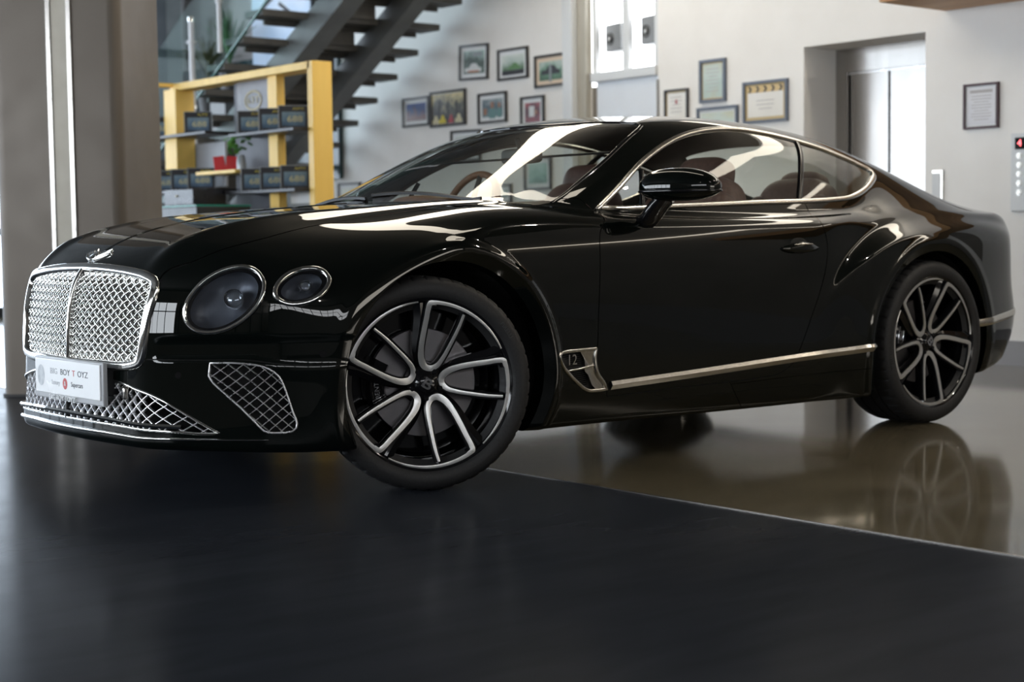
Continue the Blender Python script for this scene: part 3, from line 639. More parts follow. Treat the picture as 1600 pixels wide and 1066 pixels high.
    P, F = text_geo('B', .052, .0008, 1.25, off=.0012); th0 = math.radians(-36); mb = MB()
    mb.add([(p[0]*math.cos(th0)-p[1]*math.sin(th0), .0222-p[2], p[0]*math.sin(th0)+p[1]*math.cos(th0)) for p in P], F); mb.build('letter_badge', BADGE, root)
    return root
def copy_wheel(w, loc, rz):
    c = w.copy(); COL.objects.link(c); c.location = loc; c.rotation_euler = (0, 0, rz)
    for ch in w.children: d = ch.copy(); COL.objects.link(d); d.parent = c
    return c
ST = math.radians(24); KX = .062; OFF = .150
wf = build_wheel(True, (KX-math.sin(ST)*OFF, -.80-math.cos(ST)*OFF, .3735), -ST, 1)
copy_wheel(wf, (KX+math.sin(ST)*OFF, .80+math.cos(ST)*OFF, .3735), math.pi-ST)
copy_wheel(wf, (2.851, -.958, .3735), 0); copy_wheel(wf, (2.851, .958, .3735), math.pi)
for w in [o for o in CAR.children if o.name.startswith('wheel') and not o.name.startswith('wheel_')][2:3]: w.rotation_euler = (0, math.radians(20), 0)
# ---------------------------------------------------------------- mirrors, badge, plate, interior
for s in (-1, 1):
    R = Matrix.Rotation(math.radians(-56 if s < 0 else 56), 3, 'Z')       # housing swept back outboard
    def mirror_pt(p):
        return p
    mb = MB(); n, m_ = 28, 44; P = []
    cx, cy, cz = 1.143, s*1.030, 1.055
    for i in range(n+1):
        la = -math.pi/2+math.pi*i/n
        for j in range(m_):
            lo = 2*math.pi*j/m_; f = lambda w, q: math.copysign(abs(w)**q, w)
            a = .160*f(math.cos(la), .75)*f(math.cos(lo), .9); b = .088*f(math.cos(la), .75)*f(math.sin(lo), .9); h = f(math.sin(la), .85)
            h *= (.078 if h > 0 else .050)
            a0 = a/.16
            h *= 1-.22*max(a0, 0)**2
            b = min(b, .055)                                         # flat glass face at the back
            P.append((a, b, h))
    ax = Vector((math.sin(math.radians(35)), s*math.cos(math.radians(35)), 0)); bx = Vector((math.cos(math.radians(35)), -s*math.sin(math.radians(35)), 0))
    P = [tuple(Vector((cx, cy, cz))+ax*a+bx*b+Vector((0, 0, h))) for a, b, h in P]
    F = [(i*m_+j, i*m_+(j+1) % m_, (i+1)*m_+(j+1) % m_, (i+1)*m_+j) for i in range(n) for j in range(m_)]
    if s > 0: F = [f_[::-1] for f_ in F]
    mb.add(P, F); mir = mb.build('door_mirror', PAINT, CAR, 50)
    # lower lip line with the slim indicator
    tt = np.linspace(-math.pi*.98, -math.pi*.02, 40); L = []
    for t in tt:
        f = lambda w, q: math.copysign(abs(w)**q, w)
        a = .1605*f(math.cos(t), .9); b = .0885*f(math.sin(t), .9); L.append(Vector((cx, cy, cz-.012))+ax*a+bx*b)
    L = np.array([tuple(q) for q in L]); Nn = unit(L-np.array([cx, cy, cz-.012])); mb = MB(); sweep(mb, L, Nn, rprof(.010, .003, -.004)); mb.build('indicator_strip', GBLACK, mir, 50)
    mb = MB(); q = [Vector((cx, cy, cz+.004))+ax*(.135*math.cos(t))+bx*.0562+Vector((0, 0, .046*math.sin(t))) for t in np.linspace(0, 2*math.pi, 40, endpoint=False)]; mb.add([tuple(v) for v in q], [tuple(range(40))]); mb.build('mirror_glass', CHROME, mir)
    pth = np.array([(1.10, s*.868, .920), (1.103, s*.905, .945), (1.112, s*.945, .990), (1.125, s*.975, 1.02)]); pth = smoothpoly(pth, 18, closed=False)
    mb = MB(); sweep(mb, pth, (1, 0, 0), [(.024*math.cos(t), .050*math.sin(t)) for t in np.linspace(0, 2*math.pi, 20, endpoint=False)], width=np.linspace(1.5, 1, len(pth))); mb.build('mirror_arm', GBLACK, mir, 60)
# winged bonnet badge
mb = MB()
def hoodpt(x, y, lift=0): P = onbody('xy', np.array([[x, y]])); return P[0]+nrm(P)[0]*lift
bp_ = np.array([hoodpt(-.772+.016*math.cos(t), .018*math.sin(t), .0) for t in np.linspace(0, 2*math.pi, 24, endpoint=False)]); nb = nrm(bp_).mean(0)
mb.add(np.concatenate([bp_-nb*.003, bp_+nb*.011, [bp_.mean(0)+nb*.014]]), [(i, (i+1) % 24, 24+(i+1) % 24, 24+i) for i in range(24)]+[(24+i, 24+(i+1) % 24, 48) for i in range(24)])
for s in (-1, 1):
    wq = smoothpoly([(-.788, s*.010), (-.784, s*.045), (-.768, s*.080), (-.752, s*.090), (-.742, s*.070), (-.742, s*.040), (-.748, s*.012)], 28); A_ = onbody('xy', wq); n_ = len(A_); N_ = nrm(A_)
    mb.add(np.concatenate([A_-N_*.002, A_+N_*.0045, [A_.mean(0)+N_.mean(0)*.006]]), [(i, (i+1) % n_, n_+(i+1) % n_, n_+i) for i in range(n_)]+[(n_+i, n_+(i+1) % n_, 2*n_) for i in range(n_)])
    for k in range(4):
        w0 = .014+k*.0; q = np.array([(-.786+.008*k, s*.014), (-.780+.009*k, s*(.045-.006*k)), (-.758+.009*k, s*(.088-.010*k))]); q = smoothpoly(q, 10, closed=False)
        L = onbody('xy', q); sweep(mb, L, nrm(L), rprof(.009, .008-.0008*k, -.003), width=np.linspace(1, .5, len(L)))
bad = mb.build('winged_badge', CHROME, CAR, 40)
# bonnet centre crease
zc = np.linspace(-.735, .30, 60); L = onbody('xy', np.c_[zc, 0*zc]); mb = MB(); sweep(mb, L, nrm(L), [(-.010, -.0015), (0, .0030), (.010, -.0015)]); mb.build('bonnet_spine', PAINT, CAR, 80)
# number plate in its holder
PX = -.918; PY0 = -.055; tilt = math.radians(-2)
def plate_pt(a, b, lift=0): return (PX-lift+.02*(b/.12), a, .470+b)
mb = MB(); mb.box((PX+.012, PY0, .398), (.018, .560, .150)); pl = mb.build('number_plate', PLATEF, CAR, 30, bevel=.004)
mb = MB(); mb.box((PX+.0005, PY0, .404), (.006, .532, .122)); mb.build('plate_face', WHITE, pl, 30, bevel=.002)
for q_ in (-.235, .235): mb = MB(); mb.box((PX+.045, PY0+q_, .400), (.06, .05, .09)); mb.build('plate_bracket', MBLACK, pl, 30, bevel=.006)
def plate_text(txt, size, a, b, m, depth=.0006, sx=1., px=PX-.0027, spacing=1.):
    P, F = text_geo(txt, size, depth, sx, spacing); mb = MB(); mb.add([(px-p[2], PY0+a-p[0], b+p[1]) for p in P], F); return mb.build('plate_lettering', m, pl)
plate_text('BIG', .030, .105, .423, PALE, sx=1.35); plate_text('BOY', .030, .010, .423, INK, sx=1.35); plate_text('T', .030, -.060, .423, RED, sx=1.35); plate_text('OYZ', .030, -.133, .423, INK, sx=1.35)
plate_text('Luxury', .024, .090, .384, PALE); plate_text('Supercars', .024, -.085, .384, INK)
mb = MB(); q = [(PX-.003, PY0+.012+.019*math.cos(t), .384+.020*math.sin(t)) for t in np.linspace(0, 2*math.pi, 28, endpoint=False)]; mb.add(q, [tuple(range(28))]); mb.build('plate_roundel', RED, pl)
plate_text('&', .024, .012, .384, WHITE, px=PX-.0036)
mb = MB(); q = [(PX-.003, PY0+.215+.030*math.cos(t), .404+.038*math.sin(t)) for t in np.linspace(0, 2*math.pi, 28, endpoint=False)]; mb.add(q, [tuple(range(28))]); mb.build('plate_emblem', EMB, pl)
plate_text('BIG BOY TOYZ', .026, .03, .331, WHITE, .002, 1.25, PX-.006)
# towing eye cover / front camera in the lower grille
A = onbody('yz', np.array([(-.395, .372)]))[0]; mb = MB(); mb.box((A[0]-.004, A[1], A[2]), (.02, .05, .045), rz=math.radians(-20)); o = mb.build('front_camera', SATIN, CAR, 30, bevel=.006)
mb = MB(); mb.box((A[0]-.0145, A[1]-.0035, A[2]), (.006, .030, .026), rz=math.radians(-20)); mb.build('camera_window', GBLACK, o, 30, bevel=.003)
# parking sensors
for s in (-1, 1):
    for y, z in ((.585, .435), (.872, .498)):
        A = onbody('yz', np.array([(s*y, z)])); N = nrm(A)[0]; A = A[0]; t = unit(np.cross(N, [0, 0, 1])); b = np.cross(N, t)
        mb = MB(); q = [tuple(A+N*.001+(t*math.cos(k)+b*math.sin(k))*.011) for k in np.linspace(0, 2*math.pi, 20, endpoint=False)]; mb.add(q, [tuple(range(20))]); mb.build('parking_sensor', GBLACK, CAR)
# wipers
for y0, y1, x0, x1 in ((-.60, .02, .50, .43), (.02, .55, .40, .50)):
    q = np.linspace(0, 1, 16); P = onbody('xy', np.c_[x0+(x1-x0)*q+.012, y0+(y1-y0)*q]); mb = MB(); sweep(mb, P+nrm(P)*.007, nrm(P), [(-.006, -.006), (-.004, .004), (.004, .004), (.006, -.010)]); mb.build('wiper', MBLACK, CAR, 40)
# cabin
mb = MB(); mb.box((1.6, 0, .25), (3.2, 1.30, .06)); mb.box((.30, 0, .52), (.10, 1.1, .5)); mb.build('floor_pan', CAVITY, CAR)
dq = [(.62,.975),(.70,1.005),(.85,1.015),(1.00,1.000),(1.06,.955),(1.04,.88),(1.0,.80),(.8,.78),(.6,.85)]
mb = MB(); ys = [-.70, -.62, -.25, .0, .25, .62, .70]; pr = smoothpoly(dq, 60)
P = [(x+(.02 if abs(y) > .65 else 0), y, z-(.02 if abs(y) > .65 else 0)) for y in ys for x, z in pr]; k = len(pr)
mb.add(P, [(j*k+i, j*k+(i+1) % k, (j+1)*k+(i+1) % k, (j+1)*k+i) for j in range(len(ys)-1) for i in range(k)]+[tuple(range(k)), tuple(range(6*k, 7*k))[::-1]]); mb.build('dashboard', BROWN, CAR, 60)
mb = MB(); mb.sq((.98, .38, 1.015), (.10, .20, .050), (.6, .7)); mb.build('instrument_hood', TAN, CAR, 60)
sw = empty('steering_wheel_pose', (0, 0, 0)) if False else None
c = Vector((1.22, .38, .99)); tl = math.radians(-22); ax = Vector((math.cos(tl), 0, -math.sin(tl)*-1)); u = Vector((0, 1, 0)); v = ax.cross(u).normalized()
P = []; F = []; n, k = 48, 10
for i in range(n):
    t = 2*math.pi*i/n; rd = u*math.cos(t)+v*math.sin(t)
    for j in range(k): w = 2*math.pi*j/k; P.append(tuple(c+rd*(.185+.016*math.cos(w))+ax*(.016*math.sin(w))))
F = [(i*k+j, ((i+1) % n)*k+j, ((i+1) % n)*k+(j+1) % k, i*k+(j+1) % k) for i in range(n) for j in range(k)]
mb = MB(); mb.add(P, F); swh = mb.build('steering_wheel', TAN, CAR, 60)
mb = MB(); mb.sq(c, (.03, .055, .05), (.6, .6))
for a in (0, math.pi, -math.pi/2): mb.cyl(c, c+(u*math.cos(a)-v*math.sin(a))*.18, .014, .012, 8)
mb.build('steering_boss', MBLACK, swh, 60)
def seat(x, y, sc, m, zt, name, head=True):
    R = Matrix.Rotation(math.radians(16), 3, 'Y')
    mb = MB(); mb.sq((x-.32*sc, y, .50), (.30*sc, .25*sc, .11), (.5, .45)); st = mb.build(name, m, CAR, 70)
    mb = MB(); mb.sq((x+.07, y, .78), (.095, .25*sc, .36), (.5, .45), rot=R); mb.build('backrest', m, st, 70)
    for q in (-1, 1): mb = MB(); mb.sq((x+.01, y+q*.20*sc, .76), (.09, .06, .30), (.6, .8), rot=R); mb.build('side_bolster', m, st, 70)
    mb = MB(); mb.sq((x+.165, y, zt-.12), (.062, .145*sc, .12), (.5, .5), rot=R); mb.build('headrest', m, st, 70)
seat(1.78, -.39, 1, BROWN, 1.215, 'front_seat'); seat(1.78, .39, 1, BROWN, 1.215, 'front_seat')
seat(2.50, -.34, .9, BROWN, 1.165, 'rear_seat'); seat(2.50, .34, .9, BROWN, 1.165, 'rear_seat')
mb = MB(); mb.box((2.98, 0, .975), (.55, 1.15, .03)); mb.build('parcel_shelf', BROWN, CAR, 30, bevel=.01)
for s in (-1, 1):
    mb = MB(); P = []; xs = np.linspace(.90, 2.62, 18); zs = [.30, .60, .90, .965]
    for x in xs:
        for z in zs: P.append((x, s*(float(Gb(x))-.075), z))
    mb.add(P, [(i*4+j, (i+1)*4+j, (i+1)*4+j+1, i*4+j+1) for i in range(17) for j in range(3)]); mb.build('door_card', TAN, CAR, 60)
# roof lining follows the roof a little below it
Pt, Tt = FULL
lin = split(FULL, lambda P: np.maximum(1.285-P[:, 2], np.maximum(-fWS(P)+.012, -fDLO(P)+.018)))[0]; lin = split(lin, lambda P: -fRW(P)+.012)[0]
panel('roof_lining', lin, LINING, off=-.022)
pil = split(FULL, lambda P: np.maximum(np.maximum(1.01-P[:, 2], -fDLO(P)+.02), np.maximum(np.maximum(-fWS(P)+.014, -fRW(P)+.014), P[:, 2]-1.286)))[0]
for q_ in split(pil, lambda P: P[:, 0]-1.7): panel('pillar_trim', q_, LINING, 'pair', -.020)
mb = MB(); mb.sq((1.215, 0, 1.225), (.022, .125, .034), (.4, .4)); mb.cyl((1.21, 0, 1.25), (1.19, 0, 1.30), .012); mb.build('rear_view_mirror', MBLACK, CAR, 60)
# ---------------------------------------------------------------- the showroom
def struct(name, mb, m, par=None, bevel=0, smooth=None, mats=None):
    o = mb.build(name, m, par, smooth, bevel, mats)
    if par is None: o['kind'] = 'structure'
    return o
def boxo(name, c, d, m, par=None, rz=0, bevel=0): mb = MB(); mb.box(c, d, rz); return mb.build(name, m, par, 30 if bevel else None, bevel)
def emis(name, col, s):
    m = bpy.data.materials.new(name); m.use_nodes = True; b = m.node_tree.nodes['Principled BSDF']; b.inputs['Base Color'].default_value = (.8, .8, .8, 1)
    b.inputs['Emission Color'].default_value = (*col, 1); b.inputs['Emission Strength'].default_value = s; return m
XW = 5.8; YE = 13.0; XL = -10.0; YB = -12.0; ZC = 4.4
WALL = noise_color(mat('painted wall', (.6, .6, .6), .7), 2.5, (.76, .745, .725), (.81, .80, .785))
WALLD = noise_color(mat('shaded wall grey', (.3, .3, .3), .7), 2.5, (.26, .255, .255), (.31, .305, .30))  # darker copy of the wall colour, holding the shade under the mezzanine
WALLB = noise_color(mat('taupe painted wall', (.2, .18, .16), .7), 2.5, (.20, .18, .16), (.24, .22, .20))
CEIL = noise_color(mat('ceiling board', (.1, .1, .1), .8), 2, (.055, .053, .05), (.07, .067, .062))
DARKF = mat('dark polished floor', (.010, .011, .013), .3, **{'Specular IOR Level': .006}); noise_color(DARKF, 2.2, (.021, .0245, .031), (.028, .032, .040), stretch=(1, 4, 1), distort=.6); noise_rough(DARKF, 3, .20, .25, bump=.04, bscale=30, dist=.001)
def tile_mat():
    m = mat('beige polished tile', (.2, .17, .12), .08); n, l, b = nodes(m); tc = n.new('ShaderNodeTexCoord'); mp = n.new('ShaderNodeMapping'); mp.inputs['Location'].default_value = (-.5, .16, 0)
    br = n.new('ShaderNodeTexBrick'); br.offset = 0; br.inputs['Scale'].default_value = 1; br.inputs['Brick Width'].default_value = 1.06; br.inputs['Row Height'].default_value = 1.06; br.inputs['Mortar Size'].default_value = .0022; br.inputs['Mortar Smooth'].default_value = .1
    br.inputs['Color1'].default_value = (.150, .128, .084, 1); br.inputs['Color2'].default_value = (.165, .140, .094, 1); br.inputs['Mortar'].default_value = (.06, .05, .035, 1)
    l.new(tc.outputs['Object'], mp.inputs['Vector']); l.new(mp.outputs['Vector'], br.inputs['Vector'])
    t = n.new('ShaderNodeTexNoise'); t.inputs['Scale'].default_value = 1.3; t.inputs['Detail'].default_value = 7; t.inputs['Distortion'].default_value = 1.2; l.new(tc.outputs['Object'], t.inputs['Vector'])
    x = n.new('ShaderNodeMix'); x.data_type = 'RGBA'; x.blend_type = 'MULTIPLY'; x.inputs['Factor'].default_value = 1; r = n.new('ShaderNodeValToRGB'); r.color_ramp.elements[0].position = .3; r.color_ramp.elements[0].color = (.72, .72, .70, 1); r.color_ramp.elements[1].position = .7; r.color_ramp.elements[1].color = (1.1, 1.1, 1.1, 1)
    l.new(t.outputs['Fac'], r.inputs['Fac']); l.new(br.outputs['Color'], x.inputs['A']); l.new(r.outputs['Color'], x.inputs['B']); l.new(x.outputs['Result'], b.inputs['Base Color'])
    r2 = n.new('ShaderNodeMapRange'); r2.inputs['To Min'].default_value = .05; r2.inputs['To Max'].default_value = .12; l.new(t.outputs['Fac'], r2.inputs['Value']); l.new(r2.outputs['Result'], b.inputs['Roughness'])
    return m
TILE = tile_mat()
YEL = noise_color(mat('light yellow timber', (.6, .4, .12), .45), 8, (.80, .51, .10), (.90, .61, .15), stretch=(1, 1, .1))
STEEL = noise_color(mat('brushed steel', (.4, .38, .35), .24, 1), 14, (.38, .36, .34), (.43, .41, .39), stretch=(1, 1, .05)); noise_rough(STEEL, 2, .22, .27)
COLM = noise_color(mat('column metal cladding', (.1, .09, .08), .45, .35), 3, (.110, .093, .076), (.122, .103, .085)); noise_rough(COLM, 6, .42, .5)
CREAM = noise_color(mat('cream infill', (.5, .47, .40), .5), 6, (.46, .43, .36), (.54, .51, .44))
BLUEG = noise_color(mat('blue grey steel paint', (.2, .23, .25), .5), 5, (.17, .20, .215), (.22, .25, .27))
STAIRM = noise_color(mat('stair stringer paint', (.1, .11, .11), .45), 4, (.085, .09, .092), (.12, .127, .128))
STEP = noise_color(mat('stair tread stone', (.1, .095, .09), .6), 9, (.075, .073, .07), (.11, .106, .10))
DARKB = noise_color(mat('dark shelf board', (.02, .02, .024), .4), 12, (.016, .016, .02), (.03, .03, .036))
SLATE = noise_color(mat('slate grey board', (.05, .053, .07), .5), 7, (.042, .045, .06), (.058, .062, .08))
WFR = noise_rough(mat('white painted joinery', (.62, .64, .66), .45), 20, .4, .5)
DAY = emis('daylight behind glass', (.74, .86, 1.0), 6.0)
DAYN = emis('bright daylight', (.93, .97, 1.0), 5.0)
WARM = emis('warm cove light', (1.0, .90, .74), 9.0)
WARM2 = emis('warm strip light', (1.0, .88, .70), 2.6)
# floors
mb = MB(); mb.add([(XL, YB, 0), (.5, YB, 0), (.5, YE, 0), (XL, YE, 0)], [(0, 1, 2, 3)]); struct('floor', mb, DARKF)
mb = MB(); mb.add([(.5, YB, 0), (6.4, YB, 0), (6.4, YE, 0), (.5, YE, 0)], [(0, 1, 2, 3)]); struct('floor_tile', mb, TILE)
mb = MB(); mb.box((.5, .5, .0008), (.010, 25, .004)); struct('trim_1', mb, STEEL)
# back wall in pieces round the lift recess and the window
LY0, LY1, LZ = 1.245, 2.298, 2.208
WY0, WY1 = 3.79, 4.56
def slab(y0, y1, z0, z1, mb): mb.add([(XW, y0, z0), (XW, y1, z0), (XW, y1, z1), (XW, y0, z1)], [(0, 1, 2, 3)])
mb = MB(); slab(-1.8, LY0, 0, ZC+2, mb); slab(LY0, LY1, LZ, ZC+2, mb); slab(LY1, WY0, 0, ZC+2, mb); slab(WY1, 8.6, 0, ZC+2, mb)
XR = 6.16
mb.add([(XW, LY0, 0), (XR, LY0, 0), (XR, LY0, LZ), (XW, LY0, LZ), (XR, LY1, 0), (XW, LY1, 0), (XW, LY1, LZ), (XR, LY1, LZ)], [(0, 1, 2, 3), (4, 5, 6, 7), (3, 2, 7, 6)])
struct('wall_back', mb, WALL)
mb = MB(); slab(8.6, YE, 0, ZC+2, mb); struct('wall_back_left', mb, WALLD)
mb = MB(); slab(YB, -1.8, 0, ZC+2, mb); struct('wall_back_right', mb, WALLB)  # unseen stretch given a darker colour to dim its reflection in the car door
mb = MB(); mb.add([(XL, YB, 0), (7, YB, 0), (7, YB, 2.5), (XL, YB, 2.5), (XL, YB, 3.5), (7, YB, 3.5), (7, YB, ZC), (XL, YB, ZC), (-1, YB, 2.5), (7, YB, 2.5), (7, YB, 3.5), (-1, YB, 3.5)], [(0, 1, 2, 3), (4, 5, 6, 7), (8, 9, 10, 11)]); struct('wall_front', mb, WALLB)
mb = MB(); mb.box(((XL-1)/2, YB-.2, 3.0), (9, .02, 1.2)); struct('window_4', mb, emis('daylight behind front clerestory', (.95, .97, 1.0), 6.0))
mb = MB()
for x in np.arange(XL+.8, -1, .9): mb.box((x, YB+.02, 3.0), (.06, .05, 1.0))
mb.box(((XL-1)/2, YB+.02, 3.0), (9, .05, .05)); struct('trim_7', mb, MBLACK)
mb = MB(); mb.box((3.6, YB+.03, 1.7), (3.8, .02, 1.5)); struct('fill_light_panel', mb, emis('warm fill light', (1.0, .93, .82), 5.0))  # unseen glowing panel, added to brighten the lift recess from the right
mb = MB(); mb.box((XW-.012, (LY0+YB)/2, .08), (.024, LY0-YB, .16)); mb.box((XW-.012, (LY1+WY0)/2, .08), (.024, WY0-LY1, .16)); mb.box((XW-.012, (WY1+YE)/2, .08), (.024, YE-WY1, .16)); struct('baseboard_back', mb, noise_rough(mat('grey skirting', (.23, .225, .235), .35), 20, .3, .4))
mb = MB(); mb.box((XW-.06, 4.74, 2.3), (.12, .115, 4.6)); mb.box((XW-.03, 4.625, 2.3), (.06, .10, 4.6), m=1); struct('trim_2', mb, WFR, mats=[noise_color(mat('beige pilaster', (.4, .38, .33), .6), 4, (.36, .34, .29), (.42, .40, .35))])
# window high in the back wall with a door below it
W0 = 2.205
mb = MB(); mb.box((XW+.45, (WY0+WY1)/2, 3.4), (.02, 2.2, 2.6)); struct('window_1', mb, DAYN)
mb = MB()
for y in (WY0+.02, 4.165, WY1-.02): mb.box((XW+.03, y, 3.3), (.05, .045 if y != 4.165 else .07, 2.2))
mb.box((XW+.02, (WY0+WY1)/2, W0-.03), (.10, WY1-WY0, .075)); struct('trim_3', mb, WFR, bevel=.004)
mb = MB(); mb.box((XW+.02, (WY0+WY1)/2-.02, W0/2-.04), (.03, WY1-WY0-.06, W0-.07)); mb.box((XW+.03, WY1-.025, 1.05), (.06, .05, 2.1), m=1); mb.box((XW+.03, WY0+.0, 1.05), (.06, .03, 2.1), m=1)
struct('door_1', mb, noise_rough(mat('pale blue door', (.66, .70, .76), .4), 10, .3, .5), mats=[noise_rough(mat('door jamb', (.20, .18, .15), .5), 20, .4, .5)])
# lift
LIFT = MB(); LIFT.box((XR+.01, (LY0+LY1)/2, LZ-.085), (.02, LY1-LY0, .17)); LIFT.box((XR+.01, LY1-.05, (LZ-.17)/2), (.02, .10, LZ-.17)); 
lift = LIFT.build('lift_entrance', STEEL); tag(lift, 'brushed steel lift entrance with closed doors in the wall recess', 'elevator')
for y0, y1 in ((LY0-.3, 1.84), (1.845, 2.245)): boxo('lift_door', (XR+.045, (y0+y1)/2, 1.01), (.02, y1-y0, 2.03), STEEL, lift)
boxo('lift_door_edge', (XR+.03, 1.842, 1.01), (.008, .008, 2.03), MBLACK, lift); boxo('lift_door_edge', (XR+.03, 2.25, 1.01), (.02, .012, 2.03), MBLACK, lift); boxo('lift_header_edge', (XR+.03, 1.75, 2.03), (.012, 1.05, .012), noise_rough(mat('bright header', (.7, .7, .7), .3, 1), 20, .25, .35), lift)
mb = MB(); mb.box((XR+.3, (LY0+LY1)/2, 1.2), (.02, 2.2, 2.6)); struct('trim_4', mb, CAVITY)
# side and left walls with daylight glazing
mb = MB(); mb.box(((XL+4.3)/2, YE+.02, 2.2), (4.3-XL, .02, 4.2)); struct('window_2', mb, DAY)
mb = MB()
for x in np.arange(XL, 4.6, 1.3): mb.box((x, YE-.04, 2.2), (.09, .08, 4.4))
for z in (.06, 1.0, 3.2, 4.3): mb.box(((XL+4.4)/2, YE-.04, z), (4.4-XL, .08, .10 if z > .1 else .12))
struct('trim_5', mb, noise_rough(mat('dark aluminium frame', (.05, .055, .06), .4, .6), 20, .35, .45))
mb = MB(); mb.box(((4.35+6.4)/2, YE, 2.2), (2.05, .05, 4.4)); struct('wall_left_end', mb, WALLD)
mb = MB(); mb.add([(XL, YB, 0), (XL, YE, 0), (XL, YE, 1.0), (XL, YB, 1.0), (XL, YB, 3.1), (XL, YE, 3.1), (XL, YE, ZC), (XL, YB, ZC)], [(0, 1, 2, 3), (4, 5, 6, 7)]); struct('wall_left', mb, WALLB)
mb = MB(); mb.box((XL-.3, 4.0, 2.0), (.02, 18, 2.6)); struct('window_3', mb, emis('daylight behind left glazing', (.88, .94, 1.0), 11.0))
mb = MB(); mb.box((XL-.2, -8.5, 2.0), (.02, 7.5, 2.6)); struct('wall_left_panel', mb, WALLB)
mb = MB()
for y in np.arange(-11, 13, 1.5): mb.box((XL-.03, y, 2.05), (.06, .10, 2.1))
mb.box((XL-.03, .5, 2.35), (.06, 25, .07)); mb.box((XL-.03, .5, 1.0), (.06, 25, .08)); struct('trim_6', mb, MBLACK)
# ceiling, with the cove light and strips
mb = MB(); mb.add([(XL, YB, ZC), (7, YB, ZC), (7, YE, ZC), (XL, YE, ZC)], [(3, 2, 1, 0)])
struct('ceiling', mb, CEIL)
# ---------------------------------------------------------------- lights of the room
def strip(name, pts, w, z, m, label, cat, n=70, closed=False, h=.03):
    q = smoothpoly(pts, n, closed=closed); P = np.c_[q, np.full(len(q), z)]; ww = np.interp(np.linspace(0, 1, len(q)), np.linspace(0, 1, len(w)), w) if isinstance(w, (list, tuple)) else np.full(len(q), w)
    mb = MB(); sweep(mb, P, (0, 0, -1), [(-.5, -h), (-.5, 0), (.5, 0), (.5, -h)], width=ww, closed=closed); o = mb.build(name, m); return tag(o, label, cat)
strip('cove_light', [(5.3,4.45),(4.0,3.45),(3.0,2.65),(2.25,2.03),(1.62,1.62),(1.36,1.05),(1.33,.3),(1.33,-.5),(1.50,-1.3),(2.1,-1.85)], [.75, .62, .52, .46, .38, .26, .22, .20, .22, .22], 4.0, WARM, 'long curved warm cove light hung under the ceiling above the car', 'ceiling light')
strip('cove_light', [(5.45,2.4),(5.50,.9),(5.52,-.5),(5.45,-1.7),(5.2,-2.6),(4.7,-3.4)], [.12, .26, .34, .34, .22, .10], 3.95, WARM, 'shorter curved warm cove light under the ceiling close to the lift wall', 'ceiling light')
strip('cornice_light', [(5.72,-2.0),(5.72,-5.0),(5.72,-8),(5.72,-11.5)], .07, 3.05, WARM, 'thin warm cornice light high on the wall behind the car', 'wall light', 12)
def area(name, loc, rot, sx, sy, e, col):
    l = bpy.data.lights.new(name, 'AREA'); l.shape = 'RECTANGLE'; l.size = sx; l.size_y = sy; l.energy = e; l.color = col
    o = bpy.data.objects.new(name, l); COL.objects.link(o); o.location = loc; o.rotation_euler = [math.radians(a) for a in rot]; return o
for i, (x, y, e, lab) in enumerate(((4.3, -3.6, 110, 'small round ceiling spotlight nearest the lift wall'), (2.2, -6.4, 35, 'small round ceiling spotlight midway behind the car flank'), (-2.4, -8.4, 30, 'small round ceiling spotlight furthest behind the viewer'))):
    r = empty('ceiling_spotlight', (x, y, ZC-.02), lab, 'ceiling light'); mb = MB(); mb.lathe([(.05, 0), (.075, 0), (.08, .02), (.05, .02), (.05, 0)], n=28, axis='Z'); mb.build('rim', SATIN, r, 40)
    l = bpy.data.lights.new('bulb', 'POINT'); l.energy = e; l.shadow_soft_size = .045; l.color = (1, .93, .84); o = bpy.data.objects.new('bulb', l); COL.objects.link(o); o.parent = r; o.location = (0, 0, -.06)
w = bpy.data.worlds.new('world'); bpy.context.scene.world = w; w.use_nodes = True; w.node_tree.nodes['Background'].inputs[0].default_value = (.5, .55, .6, 1); w.node_tree.nodes['Background'].inputs[1].default_value = .15
# ---------------------------------------------------------------- things standing in the room
def rect(c, s, f): return
# clad column
def rounded(hw, r, n=8):
    q = []
    for cx, cy, a0 in ((hw-r, hw-r, 0), (-hw+r, hw-r, 90), (-hw+r, -hw+r, 180), (hw-r, -hw+r, 270)):
        for t in np.linspace(0, 90, n): a = math.radians(a0+t); q.append((cx+r*math.cos(a), cy+r*math.sin(a)))
    return q
col = empty('column', (.805, 3.535, 0), 'wide metal-clad column with rounded corners and a cream centre strip, left behind the bonnet', 'column', rz=math.radians(-45))
mb = MB(); q = rounded(.375, .07); mb.prism(q, lambda a, b: (a, b, .012), lambda a, b: (a, b, 4.38)); mb.build('cladding', COLM, col, 30)
mb = MB(); mb.box((.037, -.377, 2.2), (.100, .012, 4.36)); mb.build('infill_strip', CREAM, col)
for x in (-.030, .088):
    mb = MB(); mb.box((x, -.382, 2.2), (.026, .014, 4.36)); fl = mb.build('flange', STEEL, col, 30, .002)
    for z in (.35, .95, 1.68, 2.02, 2.7, 3.4):
        mb = MB(); mb.cyl((x+.004, -.388, z), (x+.004, -.393, z), .006, n=10); mb.build('rivet', STEEL, fl, 40)
mb = MB(); q = rounded(.388, .08); mb.prism(q, lambda a, b: (a, b, .0), lambda a, b: (a, b, .014)); mb.build('foot_gasket', MBLACK, col)
